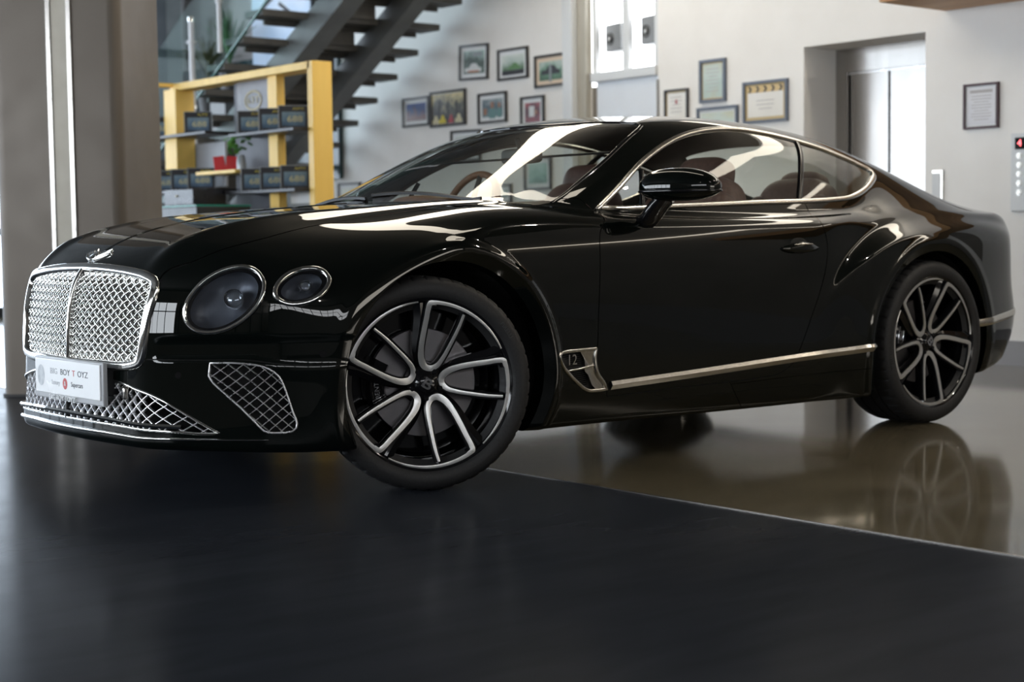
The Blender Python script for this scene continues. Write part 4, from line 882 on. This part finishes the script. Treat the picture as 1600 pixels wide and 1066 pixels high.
# framed photographs
ART = {}
def art(name, cols, scale=9, seed=0.):
    m = mat(name, (.4, .4, .4), .35); n, l, b = nodes(m); tc = n.new('ShaderNodeTexCoord'); mp = n.new('ShaderNodeMapping'); mp.inputs['Location'].default_value = (seed, seed*1.7, seed*.3); l.new(tc.outputs['Object'], mp.inputs['Vector'])
    t = n.new('ShaderNodeTexNoise'); t.inputs['Scale'].default_value = scale; t.inputs['Detail'].default_value = 3; t.inputs['Distortion'].default_value = .8; l.new(mp.outputs['Vector'], t.inputs['Vector'])
    sp = n.new('ShaderNodeSeparateXYZ'); l.new(tc.outputs['Generated'], sp.inputs[0]); ad = n.new('ShaderNodeMath'); ad.operation = 'MULTIPLY_ADD'; ad.inputs[1].default_value = .9; l.new(t.outputs['Fac'], ad.inputs[0]); mu = n.new('ShaderNodeMath'); mu.operation = 'MULTIPLY'; mu.inputs[1].default_value = .55; l.new(sp.outputs['Z'], mu.inputs[0]); l.new(mu.outputs[0], ad.inputs[2])
    r = n.new('ShaderNodeValToRGB'); e = r.color_ramp.elements; e[0].position = .3; e[0].color = (*cols[0], 1); e[1].position = 1.0; e[1].color = (*cols[-1], 1)
    for i, c in enumerate(cols[1:-1]): x = e.new(.3+.7*(i+1)/(len(cols)-1)); x.color = (*c, 1)
    l.new(ad.outputs[0], r.inputs['Fac']); l.new(r.outputs['Color'], b.inputs['Base Color']); return m
FRB = noise_rough(mat('black picture frame', (.018, .014, .012), .35), 40, .3, .4); FRBL = noise_rough(mat('blue grey picture frame', (.09, .11, .15), .4), 40, .3, .4); FRM = noise_rough(mat('dark maroon frame', (.05, .015, .02), .4), 40, .3, .4)
MAT_W = noise_rough(mat('white mount', (.72, .74, .75), .7), 30, .6, .8); MAT_P = noise_rough(mat('peach mount', (.68, .55, .42), .7), 30, .6, .8)
def frame(y0, y1, z0, z1, name, label, cat, fm, mm, am, bw=.022, mw=.035, grp=None, rot=0, art_m=None):
    yc, zc = (y0+y1)/2, (z0+z1)/2; w, h = abs(y1-y0), z1-z0
    root = empty(name, (XW-.001, yc, zc), label, cat, grp); root.rotation_euler = (math.radians(rot), 0, 0)
    mb = MB()
    for s in (-1, 1): mb.box((-.012, s*(w-bw)/2, 0), (.024, bw, h)); mb.box((-.012, 0, s*(h-bw)/2), (.024, w-2*bw, bw))
    mb.build('frame', fm, root, 30, .002)
    mb = MB(); mb.box((-.006, 0, 0), (.006, w-2*bw, h-2*bw)); mb.build('mount', mm, root)
    mb = MB(); mb.box((-.0095, 0, 0), (.002, w-2*bw-2*mw, h-2*bw-2*mw)); mb.build('picture', am, root)
    return root, (w-2*bw-2*mw, h-2*bw-2*mw)
def add(root, name, m, boxes=None, poly=None, off=-.0115):
    mb = MB()
    for y, z, w, h in (boxes or []): mb.box((off, -y, z), (.0015, w, h))
    if poly is not None: mb.prism(poly, lambda a, b: (off, -a, b), lambda a, b: (off-.0012, -a, b))
    return mb.build(name, m, root)
flat = lambda nm, c, r=.5: noise_rough(mat(nm, c, r), 30, r-.1, r+.1)
C_GRN = flat('photo green', (.10, .22, .08)); C_WHT = flat('photo white', (.6, .62, .62)); C_RED = flat('photo red', (.38, .05, .06)); C_BLK = flat('photo dark', (.02, .02, .025)); C_BLU = flat('photo blue', (.03, .07, .22)); C_SKN = flat('photo warm', (.32, .16, .10)); C_YEL = flat('photo yellow', (.55, .45, .03)); C_GRY = flat('photo grey', (.22, .25, .26)); C_TEA = flat('photo teal', (.12, .24, .24)); C_CRM = flat('photo cream', (.55, .50, .32)); C_ORG = flat('photo orange', (.45, .12, .03))
def carpoly(w, h, x=0, z=0): return smoothpoly([(x-w/2, z), (x-w*.48, z+h*.45), (x-w*.25, z+h*.55), (x-w*.1, z+h), (x+w*.2, z+h), (x+w*.35, z+h*.55), (x+w*.5, z+h*.4), (x+w*.5, z)], 40, sharp=(0, 7))
r, _ = frame(5.922, 6.342, 2.288, 2.608, 'framed_photograph', 'black framed photo of a white race car in a paddock, leftmost of upper row', 'picture', FRB, MAT_W, art('art race paddock', [(.03, .05, .05), (.10, .15, .13), (.06, .08, .07), (.30, .42, .38)], 9, 3), rot=2)
add(r, 'pictured_car', C_WHT, poly=carpoly(.24, .07, -.01, -.085)); add(r, 'pictured_stripe', C_ORG, boxes=[(-.0, -.082, .16, .012)], off=-.0135); add(r, 'pictured_building', C_GRY, boxes=[(.06, .07, .13, .04)])
r, _ = frame(5.369, 5.787, 2.246, 2.521, 'framed_photograph', 'black framed photo of a green car under a pale sky, middle of the upper row', 'picture', FRB, MAT_W, art('art pale sky', [(.04, .06, .05), (.10, .18, .10), (.42, .50, .46), (.62, .66, .62)], 5, 8))
add(r, 'pictured_car', C_GRN, poly=carpoly(.16, .05, .02, -.045)); add(r, 'pictured_road', C_BLK, boxes=[(0, -.075, .30, .04)])
r, _ = frame(4.867, 5.281, 2.144, 2.419, 'framed_photograph', 'black framed photo with peach mount, a person standing by a dark car', 'picture', FRB, MAT_P, art('art garden drive', [(.03, .06, .05), (.07, .16, .09), (.14, .26, .18), (.40, .48, .44)], 8, 13))
add(r, 'pictured_car', C_BLK, poly=carpoly(.24, .07, .0, -.03)); add(r, 'pictured_person', C_GRY, boxes=[(.0, -.03, .03, .13), (0, .045, .018, .02)], off=-.0135)
r, _ = frame(6.816, 7.243, 1.922, 2.200, 'framed_photograph', 'black framed photo of orange lit fort on deep blue, leftmost of the lower row', 'picture', FRB, MAT_W, art('art night fort', [(.10, .04, .03), (.16, .06, .05), (.02, .04, .14), (.02, .05, .22)], 9, 21))
r, _ = frame(6.258, 6.800, 1.895, 2.225, 'framed_poster', 'wide frameless-mount photo of a row of classic cars, white, yellow and red', 'picture', FRB, MAT_W, art('art car parade', [(.02, .02, .02), (.05, .05, .05), (.12, .12, .10), (.60, .52, .28)], 10, 5), mw=.004)
for i, (x, cm) in enumerate(((-.19, C_CRM), (-.085, C_YEL), (.045, C_RED), (.16, C_CRM))): add(r, 'pictured_car', cm, poly=carpoly(.105 if cm is not C_RED else .07, .075, x, -.135))
[add(r, 'pictured_pillar', C_BLK, boxes=[q_]) for q_ in ((-.13, .01, .015, .13), (.0, .03, .012, .17), (.13, .01, .015, .13))]
r, _ = frame(5.670, 6.076, 1.884, 2.157, 'framed_photograph', 'black framed group photo of people in blue shirts, under the upper row', 'picture', FRB, MAT_W, art('art crowd', [(.05, .09, .12), (.14, .24, .27), (.09, .13, .16), (.30, .36, .38)], 13, 31))
add(r, 'pictured_person', C_TEA, boxes=[(-.0, -.05, .09, .09), (.10, -.05, .06, .08)]); add(r, 'pictured_face', C_SKN, boxes=[(.0, .025, .04, .055), (.10, .02, .03, .045), (-.10, -.03, .045, .06)], off=-.0135)
r, _ = frame(5.162, 5.478, 1.80, 2.084, 'framed_photograph', 'small black framed photo with red background, rightmost of the lower row', 'picture', FRB, MAT_W, art('art red room', [(.10, .01, .015), (.20, .02, .03), (.05, .01, .02), (.30, .05, .06)], 9, 2))
add(r, 'pictured_dress', C_WHT, boxes=[(-.01, .01, .07, .09)]); add(r, 'pictured_face', C_SKN, boxes=[(.05, .0, .03, .04)], off=-.0135)
frame(6.05, 6.49, 1.56, 1.846, 'framed_photograph', 'black framed pale photo half hidden behind the windscreen pillar', 'picture', FRB, MAT_W, art('art pale street', [(.05, .06, .06), (.3, .34, .33), (.5, .53, .5), (.55, .6, .56)], 7, 44), rot=1)
frame(7.985, 8.385, 1.15, 1.432, 'framed_photograph', 'black framed pale landscape photo low on the wall beside the yellow shelf end', 'picture', FRB, MAT_W, art('art pale landscape', [(.12, .14, .10), (.3, .33, .25), (.5, .52, .42), (.6, .62, .55)], 8, 17))
frame(5.08, 5.44, 1.27, 1.56, 'framed_photograph', 'black framed greenish photo seen through the cabin of the car', 'picture', FRB, MAT_W, art('art green garden', [(.04, .10, .07), (.10, .22, .16), (.22, .38, .32), (.3, .45, .4)], 8, 52))
frame(5.62, 5.88, 1.16, 1.34, 'framed_photograph', 'small black framed photo low on the wall, seen through the windscreen', 'picture', FRB, MAT_W, art('art small dark', [(.06, .09, .08), (.14, .2, .18), (.2, .3, .27), (.3, .4, .37)], 8, 61))
# certificates on the right
PAPER = art('art certificate paper', [(.62, .60, .55), (.70, .68, .63), (.72, .70, .66), (.74, .73, .70)], 4, 1)
PAPERG = art('art green paper', [(.42, .46, .38), (.40, .50, .46), (.48, .56, .52), (.50, .52, .40)], 4, 7)
def lines(r, n, w, z0, dz, m, h=.006): add(r, 'printed_line', m, boxes=[(0, z0-i*dz, w*(1-.25*(i % 3 == 2)), h) for i in range(n)], off=-.0115)
PRT = flat('faded print', (.40, .38, .38)); GOLD = flat('gold border', (.50, .38, .18))
r, _ = frame(3.446, 3.702, 1.72, 2.007, 'framed_certificate', 'narrow framed white certificate in a dark gold frame, leftmost right of the window', 'certificate', FRB, GOLD, PAPER, .016, .012); lines(r, 5, .12, .08, .028, PRT); add(r, 'printed_seal', C_RED, boxes=[(0, .045, .02, .03)], off=-.013)
r, _ = frame(3.050, 3.322, 1.877, 2.204, 'framed_certificate', 'tall blue-grey framed pale green certificate hung highest right of the window', 'certificate', FRBL, GOLD, PAPERG, .024, .010); lines(r, 7, .13, .09, .028, PRT)
r, _ = frame(2.438, 2.874, 1.690, 2.000, 'framed_certificate', 'wide blue-grey framed certificate with gold border and five black chevrons', 'certificate', FRBL, GOLD, PAPER, .022, .022); add(r, 'printed_band', flat('print gold', (.62, .46, .22)), boxes=[(0, .095, .35, .05)]); 
for k in range(5): x = -.15+.075*k; add(r, 'printed_chevron', C_BLK, poly=[(x-.016, .118), (x+.004, .118), (x+.020, .095), (x+.004, .072), (x-.016, .072), (x+.002, .095)], off=-.0128)
lines(r, 3, .17, .01, .03, PRT)
r, _ = frame(2.927, 3.351, 1.56, 1.842, 'framed_certificate', 'blue-grey framed landscape certificate partly hidden behind the car roof', 'certificate', FRBL, MAT_W, PAPERG, .022, .02)
r, _ = frame(.668, .933, 1.535, 1.830, 'framed_certificate', 'maroon framed white certificate alone to the right of the lift', 'certificate', FRM, MAT_W, art('art white certificate', [(.56, .56, .60), (.62, .62, .66), (.66, .66, .69), (.68, .68, .70)], 4, 3), .016, .010); lines(r, 9, .15, .065, .019, PRT, .005); add(r, 'printed_title', PRT, boxes=[(0, .095, .17, .02)])
# lift call plate and the floor indicator panel
cp = empty('lift_call_plate', (XW+.002, 1.137, 1.178), 'slim silver lift call plate on the wall right of the lift', 'call button')
mb = MB(); mb.box((-.008, 0, 0), (.016, .085, .205)); mb.build('plate', SATIN, cp, 30, .003); mb = MB(); mb.box((-.018, .006, .0), (.006, .062, .165)); mb.build('glass_face', WFR, cp, 30, .002)
ip = empty('lift_control_panel', (XW+.002, .40, 1.24), 'white lift control panel with red display and a column of round buttons, right edge', 'control panel')
mb = MB(); mb.box((-.015, 0, 0), (.03, .34, .50)); mb.build('housing', WFR, ip, 30, .008)
mb = MB(); mb.box((-.032, .075, .185), (.006, .12, .075)); mb.build('display', GBLACK, ip)
P, F = text_geo('4', .06, .001); mb = MB(); mb.add([(-.037-p[2], .10-p[0], .185+p[1]) for p in P], F); mb.build('display_digit', emis('red display digit', (1, .03, .05), 4), ip)
for k in range(5):
    z = .105-.058*k; mb = MB(); mb.lathe([(.0001, -.004), (.015, -.004), (.016, 0), (.020, 0), (.021, .004)], (-.034, .105, z), 20, 'X'); mb.build('button', SATIN, ip, 40); 
mb = MB(); mb.box((5.45, -1.45, 2.40), (.70, 5.08, .145)); tag(mb.build('timber_beam', noise_color(mat('orange timber', (.5, .25, .1), .5), 6, (.42, .22, .09), (.55, .31, .14), stretch=(1, .1, 1)), None, 30, .004), 'orange-brown timber box beam fixed to the wall, top right corner', 'beam')
# loudspeakers hanging in the high window
for y, z, lab in ((4.40, 2.50, 'white loudspeaker seen in the left pane of the high window'), (3.975, 2.52, 'white loudspeaker seen in the right pane of the high window')):
    sp = empty('loudspeaker', (XW+.16, y, z), lab, 'loudspeaker', rz=math.radians(-8)); mb = MB(); mb.box((0, 0, 0), (.14, .215, .225)); mb.build('cabinet', noise_rough(mat('grey speaker cabinet', (.22, .23, .24), .5), 20, .4, .5) if 'SPK' not in globals() else SPK, sp, 30, .012)
    mb = MB(); mb.lathe([(.001, -.004), (.020, -.012), (.036, .004), (.048, -.006), (.052, .002)], (-.071, .03, -.01), 28, 'X'); mb.build('cone', MBLACK, sp, 50); mb = MB(); mb.lathe([(.001, -.018), (.014, -.014), (.018, -.004)], (-.073, .03, -.01), 20, 'X'); mb.build('dust_cap', WFR, sp, 50)
# floating stone stair with two steel stringers
st = empty('staircase', (4.5, 10.2, 0), 'dark stone-tread staircase on two grey steel stringers, rising in front of the white wall', 'staircase')
def sbox(name, P0, P1, wx, hz, m, par=st):
    """sloping box beam in a plane of constant x"""
    (x, y0, z0), (_, y1, z1) = P0, P1; o = Vector(par.location); mb = MB()
    V = [(x+a*wx/2-o.x, y-o.y, z+b*hz/2-o.z) for (y, z) in ((y0, z0), (y1, z1)) for a in (-1, 1) for b in (-1, 1)]
    mb.add(V, [(0, 2, 3, 1), (4, 5, 7, 6), (0, 1, 5, 4), (2, 6, 7, 3), (1, 3, 7, 5), (0, 4, 6, 2)]); return mb.build(name, m, par, 30, .004)
SL = .578
ZB = lambda y: 2.45+(6.79-y)*.582                                      # centre line of the wall-side stringer
sbox('stringer', (5.0, 10.9, ZB(10.9)), (5.0, 4.2, ZB(4.2)), .17, .24, STAIRM)
sbox('stringer', (4.3, 10.9, 2.42+(6.85-10.9)*.548), (4.3, 4.2, 2.42+(6.85-4.2)*.548), .20, .27, STAIRM)
for k in range(19):
    y = 10.55-.335*k; z = ZB(y)+.17
    if y < 4.4: break
    o = st.location; mb = MB(); mb.box((4.675-o.x, y-o.y, z), (1.85, .30, .055)); mb.box((4.72-o.x, y+.12-o.y, z-.045), (1.60, .03, .05)); mb.build('tread', STEP, st, 30, .003); mb = MB(); mb.box((4.58-o.x, y+.15-o.y, z-.10), (.56, .025, .17)); mb.build('riser', STEP, st, 30, .002)
# glass balustrade on the near side of the stair
GL2 = thin_glass('balustrade glass', (.84, .92, .90), k=.12)
bal = empty('stair_balustrade', (3.73, 10.4, 0), 'glass stair balustrade with chrome posts on the near side of the steps', 'balustrade')
for y0, y1 in ((10.4, 8.7), (8.68, 7.0), (6.98, 5.3)):
    b0 = ZB(y0)+.10; b1 = ZB(y1)+.10; mb = MB(); mb.add([(s*.006, y-10.4, z) for s in (-1, 1) for y, z in ((y0, b0), (y1, b1), (y1, b1+.9), (y0, b0+.9))], [(0, 1, 2, 3), (4, 7, 6, 5), (0, 4, 5, 1), (1, 5, 6, 2), (2, 6, 7, 3), (3, 7, 4, 0)]); pn = mb.build('glass_panel', GL2, bal)
    mb = MB(); mb.add([(s*.008, y-10.4, z+d) for s in (-1, 1) for y, z in ((y0, b0), (y1, b1)) for d in (-.008, .008)], [(0, 1, 3, 2), (4, 6, 7, 5), (0, 4, 5, 1), (2, 3, 7, 6), (0, 2, 6, 4), (1, 5, 7, 3)]); mb.build('glass_edge', noise_rough(mat('green glass edge', (.04, .16, .14), .2), 20, .15, .25), pn)
PW = noise_rough(mat('white painted post', (.62, .63, .66), .3), 20, .25, .35)
for y in (8.5, 7.0, 5.6): z = ZB(y)+.16; mb = MB(); mb.cyl((-.04, y-10.4, z), (-.04, y-10.4, z+1.15), .022, n=16); mb.cyl((-.04, y-10.4, z+.42), (-.04, y-10.4, z+.47), .034, n=16); mb.build('post', PW, bal, 40)
np_ = empty('newel_post', (3.635, 7.4, 0), 'tall white newel post with a collar near its top, left of the stair', 'post')
mb = MB(); mb.cyl((0, 0, 0), (0, 0, 2.82), .026, n=20); mb.build('shaft', PW, np_, 40); mb = MB(); mb.cyl((0, 0, 2.79), (0, 0, 2.83), .030, n=20); mb.build('cap', CHROME, np_, 40); mb = MB(); mb.cyl((0, 0, 2.60), (0, 0, 2.622), .046, n=20); mb.build('collar', WFR, np_, 40); mb = MB(); mb.cyl((0, 0, 2.03), (0, 0, 2.055), .040, n=20); mb.build('clamp', CHROME, np_, 40)
# steel post pair behind
tag(boxo('steel_post', (5.38, 11.02, 2.5), (.16, .27, 5.0), BLUEG, rz=math.radians(-28)), 'pale blue-grey steel post beside the column, in front of the grey wall', 'post')
tag(boxo('steel_post', (5.45, 11.55, 2.5), (.2, .40, 5.0), noise_color(mat('darker blue grey', (.1, .12, .14), .5), 5, (.10, .12, .135), (.13, .15, .17)), rz=math.radians(-28)), 'darker blue-grey post just right of the metal column', 'post')
tag(boxo('wall_panel', (XW-.03, 10.0, 2.15), (.05, 3.4, 1.35), noise_rough(mat('dark teal glass panel', (.02, .045, .05), .15), 10, .1, .2)), 'dark teal glass wall panel behind the newel post', 'panel')
SKY = art('art sky banner', [(.30, .42, .60), (.42, .55, .72), (.50, .62, .78), (.60, .68, .78)], 2.2, 4)
bn = empty('sky_banner', (5.74, 9.34, 3.05), 'pale blue picture banner showing between the upper stair treads', 'banner', rz=0); mb = MB(); mb.box((0, 0, .05), (.02, 1.16, 1.1)); mb.build('panel', SKY, bn); mb = MB(); mb.box((-.012, -.20, .18), (.006, .5, .04), rot=Matrix.Rotation(.5, 3, 'X')); mb.box((-.012, .2, .36), (.006, .3, .06), rot=Matrix.Rotation(-.4, 3, 'X')); mb.build('printed_arm', C_BLK, bn); mb = MB(); mb.sq((-.012, -.15, -.33), (.006, .10, .07), (1, 1)); mb.build('printed_sun', C_ORG, bn)
# potted palms
LEAF = noise_color(mat('palm leaf', (.05, .12, .04), .5), 12, (.035, .10, .045), (.07, .17, .06)); LEAFB = noise_color(mat('fresh leaf', (.05, .2, .03), .45), 18, (.05, .17, .03), (.12, .33, .06)); LEAFD = noise_color(mat('dull leaf', (.08, .08, .03), .6), 12, (.05, .06, .025), (.11, .10, .04)); POT = noise_rough(mat('dark pot', (.05, .05, .05), .5), 20, .4, .5)
def palm(x, y, z, h, n, spread, m, name, label, stem=.25, seed=1):
    rg = random.Random(seed); r = empty(name, (x, y, z), label, 'plant'); mb = MB(); mb.lathe([(.001, 0), (.09, 0), (.12, .22), (.13, .24), (.11, .24), (.10, .20), (.001, .20)], n=24, axis='Z'); mb.build('pot', POT, r, 50)
    mb = MB(); mb.cyl((0, 0, .2), (0, 0, .2+stem), .012, .008, 8); mb.build('stem', LEAFD, r)
    mb = MB()
    for k in range(n):
        a = rg.uniform(0, 6.283); sp = spread*rg.uniform(.3, 1.); hh = h*rg.uniform(.6, 1); base = Vector((0, 0, .2+stem*rg.uniform(.5, 1))); t = np.linspace(0, 1, 9)
        P = np.array([base+Vector((math.cos(a)*sp*q**1.3, math.sin(a)*sp*q**1.3, hh*(q-.35*sp/spread*q*q))) for q in t]); T = unit(np.gradient(P, axis=0)); N = unit(np.cross(np.cross(T, [0, 0, 1]), T)+1e-6)
        sweep(mb, P, N, [(-.5, .003), (0, -.003), (.5, .003), (0, -.001)], width=.035*np.sin(np.clip(t*2.7+.35, 0, math.pi))+.002)
    mb.build('fronds', m, r, 60); return r
def plinth(x, y, h, label): tag(boxo('plinth', (x, y, h/2), (.32, .32, h), noise_rough(mat('plinth paint', (.2, .2, .2), .5), 20, .4, .5) if 'PLM' not in globals() else PLM), label, 'plinth')
PLM = noise_rough(mat('grey plinth paint', (.16, .16, .16), .5), 20, .4, .5)
plinth(5.45, 9.93, 2.45, 'tall grey plinth carrying the spiky palm behind the stair'); palm(5.45, 9.93, 2.45, .75, 34, .30, LEAF, 'potted_palm', 'spiky green potted palm standing behind the upper stair treads', .10, 3)
plinth(5.45, 10.42, 2.25, 'grey plinth carrying the drooping plant behind the newel post'); palm(5.45, 10.42, 2.25, .50, 26, .40, LEAFD, 'potted_plant', 'drooping olive potted plant on a plinth behind the newel post', .30, 5)
# ---------------------------------------------------------------- yellow display shelving
sh = empty('display_shelf', (3.0, 5.6, 0), 'yellow timber open display shelving with dark boards, left behind the bonnet', 'shelf')
def sb(name, y0, y1, z0, z1, x0, x1, m, bev=.003): mb = MB(); mb.box(((x0+x1)/2, (y0+y1)/2-5.6, (z0+z1)/2), (x1-x0, abs(y1-y0), z1-z0)); return mb.build(name, m, sh, 30, bev)
sb('top_board', 4.50, 6.62, 2.095, 2.150, .0, .17, YEL)
mb = MB(); mb.box((-.22, 6.60-5.6, 2.14), (.60, .055, .03), rz=math.radians(0)); mb.build('top_board', YEL, sh, 30, .003)
sb('end_panel', 4.46, 4.53, 0, 2.15, .0, .165, YEL); sb('upright', 5.035, 5.165, 0, 2.10, .05, .12, YEL); 
mb = MB(); mb.box((.06, 6.58-5.6, 1.78), (.17, .20, .65)); mb.build('box_post', YEL, sh, 30, .003)
sb('slate_panel', 5.22, 5.82, 0, 2.10, .14, .17, SLATE, .002)
for y0, y1, z in ((5.83, 7.0, 1.722), (4.54, 5.47, 1.672), (5.83, 7.0, 1.275), (4.54, 5.52, 1.238)): sb('shelf_board', y0, y1, z-.018, z+.004, -.12, .17, DARKB, .002)
sb('small_shelf', 5.42, 6.03, 1.385, 1.411, -.10, .13, YEL, .002)
sb('back_board', 4.54, 5.03, 1.14, 1.225, .15, .17, WFR); sb('back_board', 6.0, 6.9, 1.30, 1.66, .15, .17, noise_rough(mat('grey back board', (.24, .25, .27), .5), 20, .4, .5))
# poster on the slate panel
ps = empty('logo_poster', (3.13, 5.5, 1.90), 'dark poster with a round gold emblem on the slate panel of the shelving', 'poster')
mb = MB(); mb.box((0, 0, 0), (.012, .50, .42)); mb.build('sheet', art('art dark poster', [(.03, .028, .035), (.05, .045, .055), (.08, .075, .085), (.14, .13, .14)], 6, 9), ps)
GOLDB = noise_rough(mat('gold print', (.30, .24, .09), .4), 30, .3, .5); PYEL = noise_rough(mat('bright yellow print', (.70, .58, .06), .5), 30, .4, .6)
mb = MB(); q = np.array([(-.008, .12*math.cos(t), .045+.07*math.sin(t)) for t in np.linspace(0, 2*math.pi, 40, endpoint=False)]); sweep(mb, q, (-1, 0, 0), [(-.009, 0), (-.006, .003), (.006, .003), (.009, 0)], closed=True); mb.build('emblem_ring', GOLDB, ps, 40)
P, F = text_geo('63T', .075, .001); mb = MB(); mb.add([(-.009-p[2], .0-p[0]*1.6, .045+p[1]) for p in P], F); mb.build('emblem_letters', GOLDB, ps)
mb = MB(); 
for z in (-.06, -.12, -.17): mb.box((-.008, .02, z), (.003, .16, .018))
mb.build('printed_line', GOLDB, ps)
# acrylic display cases with number plates of gold figures
ACR = noise_rough(mat('case clear edge', (.30, .33, .36), .15), 20, .1, .2); CB = noise_rough(mat('case black card', (.012, .012, .016), .3), 20, .25, .35); CBL = art('art case blue', [(.03, .06, .10), (.05, .10, .17), (.10, .17, .24), (.16, .24, .30)], 8, 6)
def make_case():
    r = empty('display_case', (0, 0, 0)); mb = MB(); w, h = .215, .170
    mb.box((0, .0, h/2), (w, .045, h)); mb.build('card', CB, r, 30, .002)
    mb = MB()
    for s in (-1, 1): mb.box((s*w/2, 0, h/2), (.006, .055, h+.004))
    mb.box((0, 0, h), (w, .055, .004)); mb.build('clear_edge', ACR, r)
    mb = MB(); mb.box((.0, -.0245, h*.43), (w*.78, .003, h*.60)); pc = mb.build('printed_panel', CBL, r)
    P, F = text_geo('688', .062, .001, 1.25); mb = MB(); mb.add([(p[0]+.01, -.0265-p[2], h*.42+p[1]) for p in P], F); mb.build('figures', noise_rough(mat('gold cream figures', (.55, .50, .28), .5), 30, .4, .6), pc)
    P, F = text_geo('AUTO', .022, .001, 1.3); mb = MB(); mb.add([(p[0]+.035, -.0245-p[2], h*.87+p[1]) for p in P], F); mb.build('heading', PYEL, r)
    return r
proto = make_case()
def dup(o, par=None):
    c = o.copy(); COL.objects.link(c)
    if par is not None: c.parent = par
    for ch in o.children: dup(ch, c)
    return c
spots = [(5.33, 1.676, 'left'), (5.02, 1.676, 'middle'), (4.74, 1.676, 'right'), (5.30, 1.242, 'left'), (5.02, 1.242, 'middle'), (4.73, 1.242, 'right'), (6.74, 1.726, 'left'), (6.17, 1.726, 'right'), (6.72, 1.279, 'left'), (6.42, 1.279, 'middle'), (6.14, 1.279, 'right')]
wh = ['upper right shelf']*3+['lower right shelf']*3+['upper left shelf']*2+['lower left shelf']*3
for i, ((y, z, pos), sname) in enumerate(zip(spots, wh)):
    o = proto if i == 0 else dup(proto); o.location = (3.0+.01, y, z); o.rotation_euler = (0, 0, math.radians(-33)); tag(o, 'clear-edged black display case with gold figures, %s on the %s' % (pos, sname), 'display case', 'display cases on the yellow shelving')
# red card, plant, counter
rc = empty('red_card_box', (2.98, 5.70, 1.4115), 'bright red folded card box on the small yellow shelf', 'box', rz=math.radians(-33)); mb = MB(); mb.box((-.045, 0, .055), (.085, .05, .11), rot=Matrix.Rotation(-.12, 3, 'Y')); mb.box((.05, .0, .055), (.09, .05, .11), rot=Matrix.Rotation(.10, 3, 'Y')); mb.build('card', noise_rough(mat('bright red card', (.55, .015, .02), .4), 20, .35, .45), rc, 30, .002)
vs = empty('leafy_vase_plant', (2.97, 5.44, 1.4115), 'small bright green leafy plant in a glass vase on the small yellow shelf', 'plant'); mb = MB(); mb.lathe([(.001, 0), (.035, 0), (.036, .05), (.028, .10), (.02, .11)], n=20, axis='Z'); mb.build('vase', ACR, vs, 50)
mb = MB(); rg = random.Random(4)
for k in range(26):
    a = rg.uniform(0, 6.28); r_ = rg.uniform(.01, .10); c = Vector((r_*math.cos(a), r_*math.sin(a)+.03, rg.uniform(.13, .26))); R = Matrix.Rotation(rg.uniform(0, 6), 3, 'Z')@Matrix.Rotation(rg.uniform(.3, 1.3), 3, 'X'); mb.sq(c, (.022, .032, .003), (1, 1), R, (5, 8))
mb.build('leaves', LEAFB, vs, 60)
ct = empty('counter', (2.62, 6.1, 0), 'low black counter with a teal top edge below the display shelving', 'counter'); mb = MB(); mb.box((0, 0, .56), (.45, 2.0, 1.12)); mb.build('carcass', noise_rough(mat('black counter', (.012, .014, .015), .35), 20, .3, .4), ct, 30, .004); mb = MB(); mb.box((0, -.35, 1.128), (.46, 1.3, .012)); mb.build('teal_top', noise_rough(mat('teal glass top', (.02, .22, .17), .2), 20, .15, .25), ct)
tag(boxo('black_box', (2.75, 5.78, 1.205), (.28, .46, .12), CB, bevel=.004), 'flat black box with a brass catch on the counter', 'box'); bx = [o for o in COL.objects if o.name.startswith('black_box')][-1]
mb = MB(); mb.cyl((2.612, 5.80, 1.215), (2.600, 5.80, 1.215), .009, n=12); mb.build('catch', GOLDB, bx)
tag(boxo('cream_book', (2.72, 6.42, 1.20), (.03, .25, .12), noise_rough(mat('pale blue grey cover', (.45, .52, .55), .5), 20, .4, .5), rz=math.radians(-20)), 'pale blue-grey booklet leaning beside the black box', 'book')
# ---------------------------------------------------------------- camera
def make_camera():
    cx, cy, cz, yaw, pitch, roll, f = -3.27016, -5.36844, .884816, .688523, .0660914, -.0131623, 2506.0
    F = np.array([math.sin(yaw)*math.cos(pitch), math.cos(yaw)*math.cos(pitch), -math.sin(pitch)])
    R0 = np.array([math.cos(yaw), -math.sin(yaw), 0]); U0 = np.cross(R0, F)
    R = R0*math.cos(roll)+U0*math.sin(roll); U = -R0*math.sin(roll)+U0*math.cos(roll)
    c = bpy.data.cameras.new('camera'); c.sensor_width = 36; c.lens = f/1600*36; c.clip_end = 200
    o = bpy.data.objects.new('camera', c); COL.objects.link(o)
    o.matrix_world = Matrix(((R[0], U[0], -F[0], cx), (R[1], U[1], -F[1], cy), (R[2], U[2], -F[2], cz), (0, 0, 0, 1)))
    c.dof.use_dof = True; c.dof.focus_distance = 5.6; c.dof.aperture_fstop = 2.8
    bpy.context.scene.camera = o
make_camera()
sc = bpy.context.scene
sc.view_settings.view_transform = 'Standard'; sc.view_settings.look = 'None'; sc.view_settings.gamma = 1; sc.view_settings.use_curve_mapping = False
sc.view_settings.exposure = 0
